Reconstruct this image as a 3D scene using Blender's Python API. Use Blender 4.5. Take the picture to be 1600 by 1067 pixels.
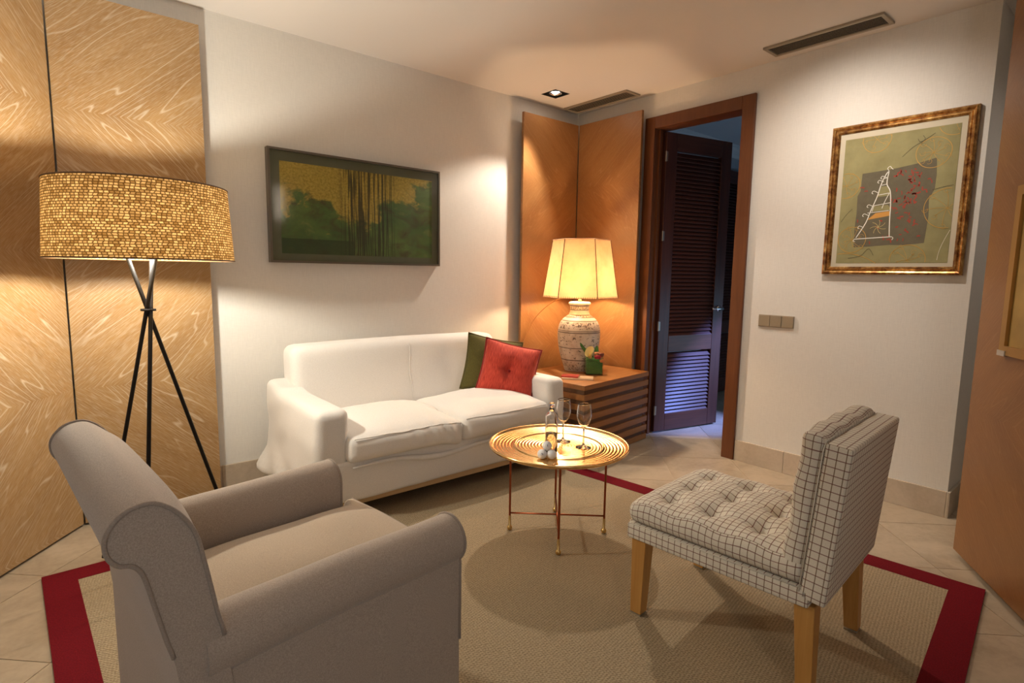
import bpy, math, random
from mathutils import Matrix, Vector, noise as mnoise
random.seed(7)
S = bpy.context.scene
for o in list(bpy.data.objects): bpy.data.objects.remove(o)
C = S.collection
PI = math.pi

# ------------------------------------------------------------------ camera
cam_d = bpy.data.cameras.new('camera'); cam = bpy.data.objects.new('camera', cam_d); C.objects.link(cam)
cam_d.sensor_fit = 'HORIZONTAL'; cam_d.sensor_width = 36.0
cam_d.lens = 36.0 * 874.609 / 1600.0
cam_d.clip_start = 0.02
_r = Vector((0.762, -0.648, 0.015)); _u = Vector((0.067, 0.102, 0.993)); _f = Vector((0.644, 0.755, -0.121))
_yaw, _pit, _rol = math.radians(40.4745), math.radians(6.9379), math.radians(0.87405)
f = Vector((math.sin(_yaw) * math.cos(_pit), math.cos(_yaw) * math.cos(_pit), -math.sin(_pit)))
r = Vector((math.cos(_yaw), -math.sin(_yaw), 0)); u = r.cross(f)
r2 = math.cos(_rol) * r + math.sin(_rol) * u; u2 = -math.sin(_rol) * r + math.cos(_rol) * u
cam.matrix_world = Matrix(((r2.x, u2.x, -f.x, 0), (r2.y, u2.y, -f.y, 0), (r2.z, u2.z, -f.z, 1.2088), (0, 0, 0, 1)))
S.camera = cam

# ------------------------------------------------------------------ view, world
S.view_settings.view_transform = 'Standard'; S.view_settings.look = 'None'
S.view_settings.gamma = 1.0; S.view_settings.use_curve_mapping = False
S.view_settings.exposure = 0.48
W = bpy.data.worlds.new('world'); S.world = W; W.use_nodes = True
W.node_tree.nodes['Background'].inputs[0].default_value = (0.02, 0.025, 0.035, 1)
W.node_tree.nodes['Background'].inputs[1].default_value = 0.2

# lamp strengths (watts) and colours, used by the lamps' builders further down
FLOOR_LAMP = (40, (1.0, 0.95, 0.82))
TABLE_LAMP = (18, (1.0, 0.70, 0.42))
CORNER_SPOT = (95, (1.0, 0.88, 0.74))
SCONCE = (8.0, (1.0, 0.84, 0.66))
PICTURE_SPOT = (46, (1.0, 0.88, 0.76))
ALCOVE_FILL = (9, (1.0, 0.88, 0.78))  # added fill for the dark recess
REAR_FILL = (1.9, (0.86, 0.93, 1.0))  # added cool fill from behind the camera
HALL_WINDOW = (2.2, (0.34, 0.56, 0.80))
HALL_ADDED_BEAM = (480, (0.22, 0.34, 1.0))  # added beam for the blue glow on the door leaf

XR, YB, H = 3.487, 3.289, 2.5          # right wall, back wall, ceiling

# ------------------------------------------------------------------ object helpers
def link(o, parent=None, loc=None, rot=None):
    C.objects.link(o)
    if parent is not None: o.parent = parent
    if loc is not None: o.location = loc
    if rot is not None: o.rotation_euler = rot
    return o

def tag(o, label=None, cat=None, group=None, kind=None):
    if label: o['label'] = label
    if cat: o['category'] = cat
    if group: o['group'] = group
    if kind: o['kind'] = kind
    return o

def thing(name, label, cat, loc=(0, 0, 0), rz=0.0, group=None, kind=None):
    o = bpy.data.objects.new(name, None); o.empty_display_size = 0.05
    link(o, None, loc, (0, 0, rz))
    return tag(o, label, cat, group, kind)

def mesh(name, vf, smooth=False):
    v, fc = vf[0], vf[1]
    m = bpy.data.meshes.new(name); m.from_pydata([tuple(p) for p in v], [], fc)
    if len(vf) > 2 and vf[2] is not None:
        uvl = m.uv_layers.new(name='UVMap'); k = 0
        for uvs in vf[2]:
            for q in uvs: uvl.data[k].uv = q; k += 1
    if smooth:
        for p in m.polygons: p.use_smooth = True
    m.validate(); m.update()
    return m

def fix_normals(m):
    import bmesh
    bm = bmesh.new(); bm.from_mesh(m); bmesh.ops.recalc_face_normals(bm, faces=bm.faces); bm.to_mesh(m); bm.free()

def obj(name, vf, mat, parent=None, loc=None, rot=None, smooth=False, angle=None, bevel=None):
    m = vf if isinstance(vf, bpy.types.Mesh) else mesh(name, vf, smooth)
    if not isinstance(vf, bpy.types.Mesh):
        fix_normals(m)
        if angle is not None:
            try: m.set_sharp_from_angle(angle=math.radians(angle))
            except Exception: pass
    if mat is not None and not m.materials: m.materials.append(mat)
    o = bpy.data.objects.new(name, m)
    link(o, parent, loc, rot)
    if bevel:
        b = o.modifiers.new('bevel', 'BEVEL'); b.width = bevel; b.segments = 2; b.limit_method = 'ANGLE'
    return o

def struct(o): o['kind'] = 'structure'; return o

# ------------------------------------------------------------------ geometry helpers
def join(*parts):
    V, F, U = [], [], []; has = all(len(p) > 2 and p[2] is not None for p in parts)
    for p in parts:
        k = len(V); V += list(p[0]); F += [tuple(i + k for i in q) for q in p[1]]
        if has: U += p[2]
    return (V, F, U) if has else (V, F)

def xf(vf, M):
    return ([M @ Vector(p) for p in vf[0]], vf[1]) + tuple(vf[2:])

def box(x0, x1, y0, y1, z0, z1):
    v = [(x0, y0, z0), (x1, y0, z0), (x1, y1, z0), (x0, y1, z0), (x0, y0, z1), (x1, y0, z1), (x1, y1, z1), (x0, y1, z1)]
    return v, [(0, 3, 2, 1), (4, 5, 6, 7), (0, 1, 5, 4), (1, 2, 6, 5), (2, 3, 7, 6), (3, 0, 4, 7)]

def prism_z(poly, z0, z1):
    n = len(poly)
    v = [(p[0], p[1], z0) for p in poly] + [(p[0], p[1], z1) for p in poly]
    return v, [tuple(range(n - 1, -1, -1)), tuple(range(n, 2 * n))] + [(i, (i + 1) % n, n + (i + 1) % n, n + i) for i in range(n)]

def extrude(poly, a0, a1, axis='y', n=1):
    """closed 2-D outline (p, q): axis y -> (p, a, q), axis x -> (a, p, q); n slices"""
    k = len(poly); v = []
    for s in range(n + 1):
        a = a0 + (a1 - a0) * s / n
        v += [(p, a, q) if axis == 'y' else (a, p, q) for p, q in poly]
    fc = [tuple(range(k)), tuple(range(n * k, n * k + k))]
    for s in range(n):
        for i in range(k):
            j = (i + 1) % k
            fc.append((s * k + i, s * k + j, s * k + k + j, s * k + k + i))
    return v, fc

def lathe(prof, seg=32, uvs=(1, 1), z0=0.0):
    v, fc, uv = [], [], []
    rings = []
    L = [0.0]
    for a, b in zip(prof, prof[1:]): L.append(L[-1] + math.hypot(a[0] - b[0], a[1] - b[1]))
    for (rr, z) in prof:
        if rr < 1e-6: rings.append([len(v)]); v.append((0, 0, z + z0))
        else:
            rings.append(list(range(len(v), len(v) + seg)))
            v += [(rr * math.cos(2 * PI * i / seg), rr * math.sin(2 * PI * i / seg), z + z0) for i in range(seg)]
    tot = max(L[-1], 1e-9)
    for k in range(len(prof) - 1):
        A, B = rings[k], rings[k + 1]
        va, vb = L[k] / tot * uvs[1], L[k + 1] / tot * uvs[1]
        for i in range(seg):
            j = (i + 1) % seg; u0, u1 = i / seg * uvs[0], (i + 1) / seg * uvs[0]
            if len(A) == 1 and len(B) == 1: continue
            if len(A) == 1: fc.append((A[0], B[i], B[j])); uv.append(((u0, va), (u0, vb), (u1, vb)))
            elif len(B) == 1: fc.append((A[i], A[j], B[0])); uv.append(((u0, va), (u1, va), (u0, vb)))
            else: fc.append((A[i], A[j], B[j], B[i])); uv.append(((u0, va), (u1, va), (u1, vb), (u0, vb)))
    return v, fc, uv

def tube(path, rad, seg=8, closed=False):
    pts = [Vector(p) for p in path]; n = len(pts)
    rads = rad if isinstance(rad, (list, tuple)) else [rad] * n
    v, fc = [], []; ref = None
    for i, p in enumerate(pts):
        a = pts[(i - 1) % n] if (closed or i > 0) else p
        b = pts[(i + 1) % n] if (closed or i < n - 1) else p
        t = (b - a)
        t = t.normalized() if t.length > 1e-9 else Vector((0, 0, 1))
        if ref is None:
            ref = Vector((0, 0, 1)) if abs(t.z) < 0.9 else Vector((1, 0, 0))
        nx = (ref - t * ref.dot(t))
        nx = nx.normalized() if nx.length > 1e-6 else t.orthogonal().normalized()
        ref = nx; ny = t.cross(nx)
        for k in range(seg):
            c = 2 * PI * k / seg
            v.append(p + (nx * math.cos(c) + ny * math.sin(c)) * rads[i])
    for i in range(n if closed else n - 1):
        j = (i + 1) % n
        for k in range(seg):
            l = (k + 1) % seg
            fc.append((i * seg + k, i * seg + l, j * seg + l, j * seg + k))
    if not closed:
        fc.append(tuple(range(seg))); fc.append(tuple(range((n - 1) * seg, n * seg)))
    return v, fc

def catmull(P, sub=6, closed=False):
    out = []; n = len(P)
    rng = range(n) if closed else range(n - 1)
    for i in rng:
        g = lambda k: P[k % n] if closed else P[max(0, min(n - 1, k))]
        a, b, c, d = g(i - 1), g(i), g(i + 1), g(i + 2)
        for s in range(sub):
            t = s / sub
            out.append(tuple(0.5 * (2 * b[q] + (c[q] - a[q]) * t + (2 * a[q] - 5 * b[q] + 4 * c[q] - d[q]) * t * t + (3 * b[q] - a[q] - 3 * c[q] + d[q]) * t ** 3) for q in range(len(b))))
    if not closed: out.append(tuple(P[-1]))
    return out

def softbox(sx, sy, sz, rad, n=(6, 6, 4), fn=None, er=3):
    """rounded box centred on the origin, gridded, with metre UVs and a deformer"""
    def axis(s, k):
        h = s / 2; q = min(rad, h)
        e = [-h + q * (1 - math.cos(0.5 * PI * i / er)) * 1.0 for i in range(er)]
        e = [-h + q * math.tan(0.25 * PI * i / er) for i in range(er)]
        inn = [-h + q + (s - 2 * q) * i / k for i in range(k + 1)] if s > 2 * q + 1e-6 else [0.0]
        return e + inn + [-t for t in reversed(e)]
    A = [axis(sx, n[0]), axis(sy, n[1]), axis(sz, n[2])]
    hs = (sx / 2, sy / 2, sz / 2); qs = min(rad, min(hs))
    idx, V, F, U = {}, [], [], []
    def vid(p):
        key = tuple(round(c, 6) for c in p)
        if key not in idx:
            inner = [max(-(hs[i] - qs), min(hs[i] - qs, p[i])) for i in range(3)]
            d = Vector([p[i] - inner[i] for i in range(3)])
            if d.length > 1e-9: d = d.normalized() * qs
            q = Vector(inner) + d
            if fn: q = Vector(fn(q.x, q.y, q.z))
            idx[key] = len(V); V.append(q)
        return idx[key]
    for ax in range(3):
        b, c = [(1, 2), (2, 0), (0, 1)][ax]
        for sg in (-1, 1):
            for i in range(len(A[b]) - 1):
                for j in range(len(A[c]) - 1):
                    q = []; w = []
                    for (ii, jj) in ((i, j), (i + 1, j), (i + 1, j + 1), (i, j + 1)):
                        p = [0, 0, 0]; p[ax] = sg * hs[ax]; p[b] = A[b][ii]; p[c] = A[c][jj]
                        q.append(vid(p))
                        w.append({0: (p[1] + sg * hs[0], p[2]), 1: (p[0], p[2] + sg * 0.0), 2: (p[0], p[1] + sg * hs[2])}[ax])
                    if sg < 0: q.reverse(); w.reverse()
                    F.append(tuple(q)); U.append(tuple(w))
    return V, F, U

def ribbon(pts, w, y=0.0):
    """flat line in the local XZ plane, facing -y"""
    v, fc = [], []; n = len(pts)
    for i, p in enumerate(pts):
        a = pts[max(0, i - 1)]; b = pts[min(n - 1, i + 1)]
        tx, tz = b[0] - a[0], b[1] - a[1]; l = math.hypot(tx, tz) or 1
        nx, nz = -tz / l * w / 2, tx / l * w / 2
        v += [(p[0] + nx, y, p[1] + nz), (p[0] - nx, y, p[1] - nz)]
        if i: fc.append((2 * i - 2, 2 * i - 1, 2 * i + 1, 2 * i))
    return v, fc

def nz(x, y, z, s=1.0): return mnoise.noise(Vector((x * s, y * s, z * s)))
def sstep(a, b, t):
    t = max(0.0, min(1.0, (t - a) / (b - a))); return t * t * (3 - 2 * t)

# ------------------------------------------------------------------ materials
class N:
    def __init__(s, name):
        s.m = bpy.data.materials.new(name); s.m.use_nodes = True; s.t = s.m.node_tree
        s.b = s.t.nodes['Principled BSDF']; s.out = s.t.nodes['Material Output']
    def n(s, typ, **kw):
        nd = s.t.nodes.new(typ)
        for k, v in kw.items():
            if k in ('operation', 'blend_type', 'data_type', 'wave_type', 'bands_direction', 'feature', 'noise_dimensions', 'distance', 'wave_profile', 'gradient_type', 'use_clamp', 'invert'): setattr(nd, k, v)
            else:
                key = k.replace('_', ' ') if not k.startswith('i') or not k[1:].isdigit() else int(k[1:])
                s.put(nd, key, v)
        return nd
    def put(s, nd, key, v):
        sock = nd.inputs[key]
        if isinstance(v, bpy.types.NodeSocket): s.t.links.new(v, sock)
        else: sock.default_value = v
    def math(s, op, a, b=0.0, c=None):
        nd = s.t.nodes.new('ShaderNodeMath'); nd.operation = op
        s.put(nd, 0, a); s.put(nd, 1, b)
        if c is not None: s.put(nd, 2, c)
        return nd.outputs[0]
    def ramp(s, fac, stops, interp='LINEAR'):
        nd = s.t.nodes.new('ShaderNodeValToRGB'); nd.color_ramp.interpolation = interp
        e = nd.color_ramp.elements
        while len(e) > 1: e.remove(e[-1])
        e[0].position = stops[0][0]; e[0].color = col(stops[0][1])
        for p, c in stops[1:]:
            q = e.new(p); q.color = col(c)
        s.put(nd, 0, fac); return nd.outputs[0]
    def mix(s, fac, a, b, bt='MIX'):
        nd = s.t.nodes.new('ShaderNodeMix'); nd.data_type = 'RGBA'; nd.blend_type = bt
        s.put(nd, 0, fac)
        s.put(nd, 6, a if isinstance(a, bpy.types.NodeSocket) else col(a)); s.put(nd, 7, b if isinstance(b, bpy.types.NodeSocket) else col(b))
        return nd.outputs[2]
    def coord(s, which='Object'): return s.n('ShaderNodeTexCoord').outputs[which]
    def sep(s, v): return s.n('ShaderNodeSeparateXYZ', Vector=v).outputs
    def comb(s, x, y, z=0.0):
        nd = s.t.nodes.new('ShaderNodeCombineXYZ'); s.put(nd, 0, x); s.put(nd, 1, y); s.put(nd, 2, z); return nd.outputs[0]
    def mapv(s, v, scale=(1, 1, 1), rot=(0, 0, 0)):
        return s.n('ShaderNodeMapping', Vector=v, Scale=scale, Rotation=rot).outputs[0]
    def noise(s, v, scale=5.0, detail=2.0, rough=0.5, dist=0.0):
        return s.n('ShaderNodeTexNoise', Vector=v, Scale=scale, Detail=detail, Roughness=rough, Distortion=dist).outputs[0]
    def bump(s, h, strength=0.3, dist=0.002):
        nd = s.n('ShaderNodeBump', Strength=strength, Distance=dist, Height=h)
        s.t.links.new(nd.outputs[0], s.b.inputs['Normal']); return nd
    def set(s, **kw):
        for k, v in kw.items():
            key = {'color': 'Base Color', 'rough': 'Roughness', 'metal': 'Metallic', 'spec': 'Specular IOR Level', 'trans': 'Transmission Weight', 'ior': 'IOR', 'coat': 'Coat Weight', 'coat_rough': 'Coat Roughness', 'sheen': 'Sheen Weight', 'emit': 'Emission Color', 'estr': 'Emission Strength'}[k]
            if k in ('color', 'emit') and not isinstance(v, bpy.types.NodeSocket): v = col(v)
            s.put(s.b, key, v)
        return s

def col(c): return tuple(c) if len(c) == 4 else (c[0], c[1], c[2], 1.0)

def plain(name, c, rough=0.5, metal=0.0, **kw):
    return N(name).set(color=c, rough=rough, metal=metal, **kw).m

def linen(name, c, amt=0.10, sc=260.0, bump=0.25):
    k = N(name); v = k.coord('Object')
    a = k.noise(k.mapv(v, (sc, sc, sc * 0.06)), 1.0, 2.0); b = k.noise(k.mapv(v, (sc * 0.06, sc * 0.06, sc)), 1.0, 2.0)
    s = k.math('ADD', a, b); big = k.noise(v, 1.6, 3.0)
    d = [max(0, x * (1 - amt)) for x in c]; l = [min(1, x * (1 + amt * 0.6)) for x in c]
    cc = k.ramp(k.math('MULTIPLY', s, 0.5), [(0.36, d), (0.62, l)])
    cc = k.mix(k.math('MULTIPLY', big, 0.12), cc, [x * 0.85 for x in c])
    k.set(color=cc, rough=0.85, spec=0.2); k.bump(s, bump, 0.001); return k.m

def veneer(name, base, light, dark, rough=0.32, lines=1.0, pore=0.5):
    """chevron-matched oak veneer; local x runs from the seam, z up"""
    k = N(name); o = k.sep(k.coord('Object'))
    p = k.math('PINGPONG', k.math('ADD', o[2], -0.02), 0.62)
    s = k.math('ADD', k.math('MULTIPLY', o[0], 0.68), k.math('MULTIPLY', p, 0.73))
    t = k.math('SUBTRACT', k.math('MULTIPLY', o[0], 0.73), k.math('MULTIPLY', p, 0.68))
    bid = k.math('MULTIPLY', k.math('FLOOR', k.math('DIVIDE', k.math('ADD', o[2], 0.6), 1.24)), 7.3)
    nA = k.noise(k.comb(k.math('MULTIPLY', s, 9.0), k.math('MULTIPLY', t, 1.15), bid), 1.0, 1.2, 0.4, 0.12)
    ph = k.math('ADD', k.math('MULTIPLY', nA, 13.0), k.math('MULTIPLY', s, 34.0))
    fr = k.math('ABSOLUTE', k.math('SINE', k.math('MULTIPLY', ph, PI)))
    patch = k.noise(k.comb(k.math('MULTIPLY', s, 4.0), k.math('MULTIPLY', t, 1.2), 3.0), 1.0, 2.0)
    ln = k.math('MULTIPLY', k.ramp(fr, [(0.0, (1, 1, 1)), (0.16, (0.55, 0.55, 0.55)), (0.32, (0, 0, 0))]), k.ramp(patch, [(0.40, (0.15, 0.15, 0.15)), (0.58, (1, 1, 1))]))
    por = k.noise(k.comb(k.math('MULTIPLY', s, 420.0), k.math('MULTIPLY', t, 22.0), 0.0), 1.0, 2.0)
    pl = k.ramp(por, [(0.45, (0, 0, 0)), (0.72, (1, 1, 1))])
    tone = k.noise(k.comb(k.math('MULTIPLY', s, 9.0), k.math('MULTIPLY', t, 0.8), 1.0), 1.0, 3.0)
    cc = k.mix(k.ramp(tone, [(0.3, (0, 0, 0)), (0.7, (1, 1, 1))]), dark, base)
    cc = k.mix(k.math('MULTIPLY', pl, pore), cc, light)
    cc = k.mix(k.math('MULTIPLY', ln, lines), cc, light)
    k.set(color=cc, rough=rough, spec=0.45); k.bump(pl, 0.12, 0.001); return k.m

def wood(name, c, d, axis=0, rough=0.4, sc=1.0, spec=0.4):
    k = N(name); v = k.coord('Object')
    sv = [26 * sc] * 3; sv[axis] = 1.6 * sc
    a = k.noise(k.mapv(v, tuple(sv)), 1.0, 4.0, 0.6, 0.6)
    sv2 = [180 * sc] * 3; sv2[axis] = 6 * sc
    b = k.noise(k.mapv(v, tuple(sv2)), 1.0, 2.0)
    cc = k.mix(k.ramp(k.math('ADD', k.math('MULTIPLY', a, 0.7), k.math('MULTIPLY', b, 0.3)), [(0.35, (0, 0, 0)), (0.65, (1, 1, 1))]), d, c)
    k.set(color=cc, rough=rough, spec=spec); k.bump(b, 0.08, 0.001); return k.m

def fabric(name, c, amt=0.18, sc=420.0, rough=0.9, bump=0.35, mott=0.08, sheen=0.15):
    k = N(name); v = k.coord('Object')
    a = k.noise(k.mapv(v, (sc, sc, sc)), 1.0, 1.0); big = k.noise(v, 5.0, 3.0)
    cc = k.ramp(a, [(0.3, [x * (1 - amt) for x in c]), (0.7, [min(1, x * (1 + amt)) for x in c])])
    cc = k.mix(k.math('MULTIPLY', big, mott * 2), cc, [x * 0.75 for x in c])
    k.set(color=cc, rough=rough, spec=0.15, sheen=sheen); k.bump(a, bump, 0.0008); return k.m

def stone(name, c, d, sc=3.0, rough=0.35):
    k = N(name); v = k.coord('Object')
    rnd = k.n('ShaderNodeObjectInfo').outputs['Random']
    vv = k.n('ShaderNodeVectorMath', operation='ADD'); k.put(vv, 0, v); k.put(vv, 1, k.comb(k.math('MULTIPLY', rnd, 9.0), rnd, k.math('MULTIPLY', rnd, 5.0)))
    a = k.noise(vv.outputs[0], sc, 6.0, 0.62, 0.8); b = k.noise(vv.outputs[0], sc * 14, 3.0, 0.6)
    t = k.math('ADD', k.math('MULTIPLY', a, 0.75), k.math('MULTIPLY', b, 0.25))
    cc = k.ramp(t, [(0.32, d), (0.55, c), (0.75, [min(1, x * 1.15) for x in c])])
    cc = k.mix(k.math('MULTIPLY', rnd, 0.22), cc, d)
    k.set(color=cc, rough=rough, spec=0.4); k.bump(b, 0.06, 0.002); return k.m

M = {}
M['wall'] = linen('linen_wall', (0.72, 0.69, 0.64), 0.05, 420.0, 0.12)
M['ceiling'] = plain('ceiling_paint', (0.74, 0.70, 0.66), 0.9, spec=0.15)
M['stone'] = stone('cream_marble', (0.44, 0.35, 0.25), (0.30, 0.23, 0.155))
M['skirting'] = stone('cream_marble_skirting', (0.54, 0.45, 0.35), (0.43, 0.35, 0.26), 4.0, 0.45)
M['grout'] = plain('grout', (0.56, 0.46, 0.34), 0.9)
M['veneer'] = veneer('limed_oak_veneer', (0.37, 0.22, 0.088), (0.62, 0.52, 0.39), (0.285, 0.155, 0.055), 0.28, 0.6, 0.36)
M['veneer_warm'] = veneer('warm_oak_veneer', (0.31, 0.145, 0.048), (0.46, 0.26, 0.12), (0.245, 0.105, 0.033), 0.32, 0.3, 0.25)
M['veneer_darker'] = veneer('darker_oak_veneer', (0.25, 0.112, 0.036), (0.36, 0.20, 0.09), (0.195, 0.082, 0.026), 0.36, 0.3, 0.25)  # warm oak veneer in darker tones, for the right panel
M['edge'] = wood('oak_edge', (0.40, 0.20, 0.07), (0.30, 0.14, 0.05), 2)
M['casing'] = wood('door_casing_wood', (0.16, 0.055, 0.018), (0.11, 0.034, 0.011), 2, 0.38)
M['darkwood'] = wood('dark_door_wood', (0.10, 0.032, 0.020), (0.05, 0.015, 0.010), 0, 0.38)
M['darkwood_v'] = wood('dark_door_stile', (0.085, 0.027, 0.018), (0.045, 0.014, 0.010), 2, 0.38)
M['stand'] = wood('stand_wood', (0.36, 0.15, 0.042), (0.25, 0.095, 0.026), 0, 0.38)
M['stand_dark'] = wood('stand_dark_wood', (0.15, 0.070, 0.028), (0.10, 0.042, 0.016), 0, 0.5)
M['beech'] = wood('beech_leg', (0.52, 0.27, 0.075), (0.42, 0.20, 0.05), 2, 0.4)
M['plinth'] = wood('plinth_wood', (0.58, 0.40, 0.22), (0.50, 0.33, 0.17), 0, 0.5)
M['chrome'] = plain('chrome', (0.8, 0.8, 0.82), 0.18, 1.0)
M['hinge'] = plain('dull_steel', (0.36, 0.33, 0.29), 0.45, 1.0)
M['steel'] = plain('brushed_steel', (0.62, 0.61, 0.58), 0.35, 1.0)
M['black_metal'] = plain('black_lacquered_metal', (0.012, 0.010, 0.009), 0.6, spec=0.25)
M['gap'] = plain('dark_gap', (0.02, 0.018, 0.016), 0.9)
M['white_cover'] = fabric('white_cotton_cover', (0.80, 0.77, 0.73), 0.05, 300, 0.9, 0.2, 0.04)
M['white_cushion'] = fabric('white_cushion_cotton', (0.84, 0.80, 0.75), 0.05, 300, 0.9, 0.2, 0.04)
M['taupe'] = fabric('taupe_wool', (0.40, 0.325, 0.265), 0.16, 460, 0.95, 0.5, 0.06, 0.25)
M['taupe_piping'] = fabric('taupe_piping', (0.33, 0.265, 0.215), 0.1, 460)
M['taupe_cushion'] = fabric('taupe_cushion', (0.46, 0.365, 0.27), 0.12, 460, 0.95, 0.4, 0.1, 0.2)
M['olive'] = fabric('olive_cushion', (0.12, 0.105, 0.03), 0.2, 300)
M['brass'] = None
M['copper'] = plain('copper_rod', (0.36, 0.10, 0.045), 0.3, 1.0)
M['foot_brass'] = plain('brass_foot', (0.62, 0.42, 0.16), 0.3, 1.0)
M['vent'] = plain('vent_metal', (0.34, 0.29, 0.22), 0.45, 0.3)
M['plate'] = plain('bronze_switch', (0.33, 0.27, 0.19), 0.4, 0.4)
M['hall_wall'] = plain('hall_wall_paint', (0.45, 0.47, 0.5), 0.9)
M['hall_ceiling'] = plain('hall_ceiling_paint', (0.55, 0.58, 0.6), 0.9)
M['cornice'] = plain('cornice_paint', (0.7, 0.72, 0.72), 0.8)

def _brass():
    k = N('hammered_brass'); a = k.noise(k.coord('Object'), 60.0, 2.0)
    cc = k.ramp(a, [(0.3, (0.80, 0.50, 0.20)), (0.7, (0.90, 0.62, 0.30))])
    k.set(color=cc, rough=0.24, metal=1.0); k.bump(a, 0.06, 0.002); return k.m
M['brass'] = _brass()

def _red():
    k = N('red_ribbed_cushion'); o = k.sep(k.coord('UV'))
    a = k.noise(k.comb(k.math('MULTIPLY', o[0], 130.0), k.math('MULTIPLY', o[1], 9.0)), 1.0, 2.0)
    cc = k.ramp(a, [(0.35, (0.42, 0.035, 0.022)), (0.62, (0.66, 0.085, 0.05))])
    k.set(color=cc, rough=0.8, spec=0.2, sheen=0.2); k.bump(a, 0.4, 0.001); return k.m
M['red'] = _red()

def _check():
    k = N('checked_upholstery'); o = k.sep(k.coord('UV')); c = 0.0225
    def line(v, w):
        fr = k.math('FRACT', k.math('DIVIDE', v, c)); d = k.math('ABSOLUTE', k.math('SUBTRACT', fr, 0.5))
        return k.math('LESS_THAN', d, w)
    lx, ly = line(o[0], 0.06), line(o[1], 0.06)
    w = k.noise(k.mapv(k.coord('UV'), (500, 500, 1)), 1.0, 1.0)
    base = k.ramp(w, [(0.3, (0.60, 0.54, 0.44)), (0.7, (0.72, 0.66, 0.56))])
    cc = k.mix(k.math('MULTIPLY', lx, 0.85), base, (0.16, 0.10, 0.05))
    cc = k.mix(k.math('MULTIPLY', ly, 0.85), cc, (0.17, 0.055, 0.045))
    k.set(color=cc, rough=0.9, spec=0.15, sheen=0.1); k.bump(w, 0.25, 0.0006); return k.m
M['check'] = _check()

def _sisal():
    k = N('sisal_weave'); v = k.coord('Object')
    w = k.mapv(v, (1, 1, 1), (0, 0, math.radians(-38)))
    s = k.sep(w)
    rows = k.math('SINE', k.math('MULTIPLY', s[0], 2 * PI / 0.0085))
    st = k.math('SINE', k.math('ADD', k.math('MULTIPLY', s[1], 2 * PI / 0.012), k.math('MULTIPLY', k.math('FLOOR', k.math('DIVIDE', s[0], 0.0085)), 2.4)))
    hgt = k.math('ADD', k.math('MULTIPLY', rows, 0.5), k.math('MULTIPLY', st, 0.5))
    a = k.noise(v, 160.0, 2.0); big = k.noise(v, 3.0, 3.0)
    t = k.math('ADD', k.math('MULTIPLY', hgt, 0.22), a)
    cc = k.ramp(t, [(0.3, (0.24, 0.18, 0.11)), (0.7, (0.43, 0.34, 0.22))])
    cc = k.mix(k.math('MULTIPLY', big, 0.2), cc, (0.30, 0.235, 0.15))
    k.set(color=cc, rough=0.95, spec=0.1); k.bump(hgt, 0.4, 0.002); return k.m
M['sisal'] = _sisal()
M['rug_red'] = fabric('red_rug_border', (0.14, 0.003, 0.008), 0.2, 260, 0.9, 0.5, 0.08, 0.0)

def glossy_glass(name, tint=(1, 1, 1), rough=0.03):
    k = N(name); t = k.t
    tr = t.nodes.new('ShaderNodeBsdfTransparent'); tr.inputs[0].default_value = col(tint)
    gl = t.nodes.new('ShaderNodeBsdfGlossy'); gl.inputs['Roughness'].default_value = rough
    fr = t.nodes.new('ShaderNodeFresnel'); fr.inputs[0].default_value = 1.5
    mx = t.nodes.new('ShaderNodeMixShader')
    ge = t.nodes.new('ShaderNodeNewGeometry'); fac = k.math('MULTIPLY', fr.outputs[0], k.math('SUBTRACT', 1.0, ge.outputs['Backfacing']))
    t.links.new(fac, mx.inputs[0]); t.links.new(tr.outputs[0], mx.inputs[1]); t.links.new(gl.outputs[0], mx.inputs[2])
    t.links.new(mx.outputs[0], k.out.inputs[0]); return k.m
M['pane'] = glossy_glass('picture_glass', (1, 1, 1), 0.09)
M['thin_glass'] = glossy_glass('wine_glass', (0.97, 0.97, 0.96), 0.01)
M['glass'] = N('clear_glass').set(color=(1, 1, 1), rough=0.0, trans=1.0, ior=1.45).m
M['water'] = N('pale_water').set(color=(1.0, 0.93, 0.72), rough=0.0, trans=1.0, ior=1.33).m

def shade_mat(name, colnode_fn, trans_col, tfac):
    k = N(name); t = k.t
    c = colnode_fn(k)
    df = t.nodes.new('ShaderNodeBsdfDiffuse'); t.links.new(c, df.inputs[0])
    tl = t.nodes.new('ShaderNodeBsdfTranslucent')
    tc = k.mix(1.0, c, trans_col, 'MULTIPLY'); t.links.new(tc, tl.inputs[0])
    mx = t.nodes.new('ShaderNodeMixShader'); mx.inputs[0].default_value = tfac
    t.links.new(df.outputs[0], mx.inputs[1]); t.links.new(tl.outputs[0], mx.inputs[2]); t.links.new(mx.outputs[0], k.out.inputs[0])
    return k.m

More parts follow.
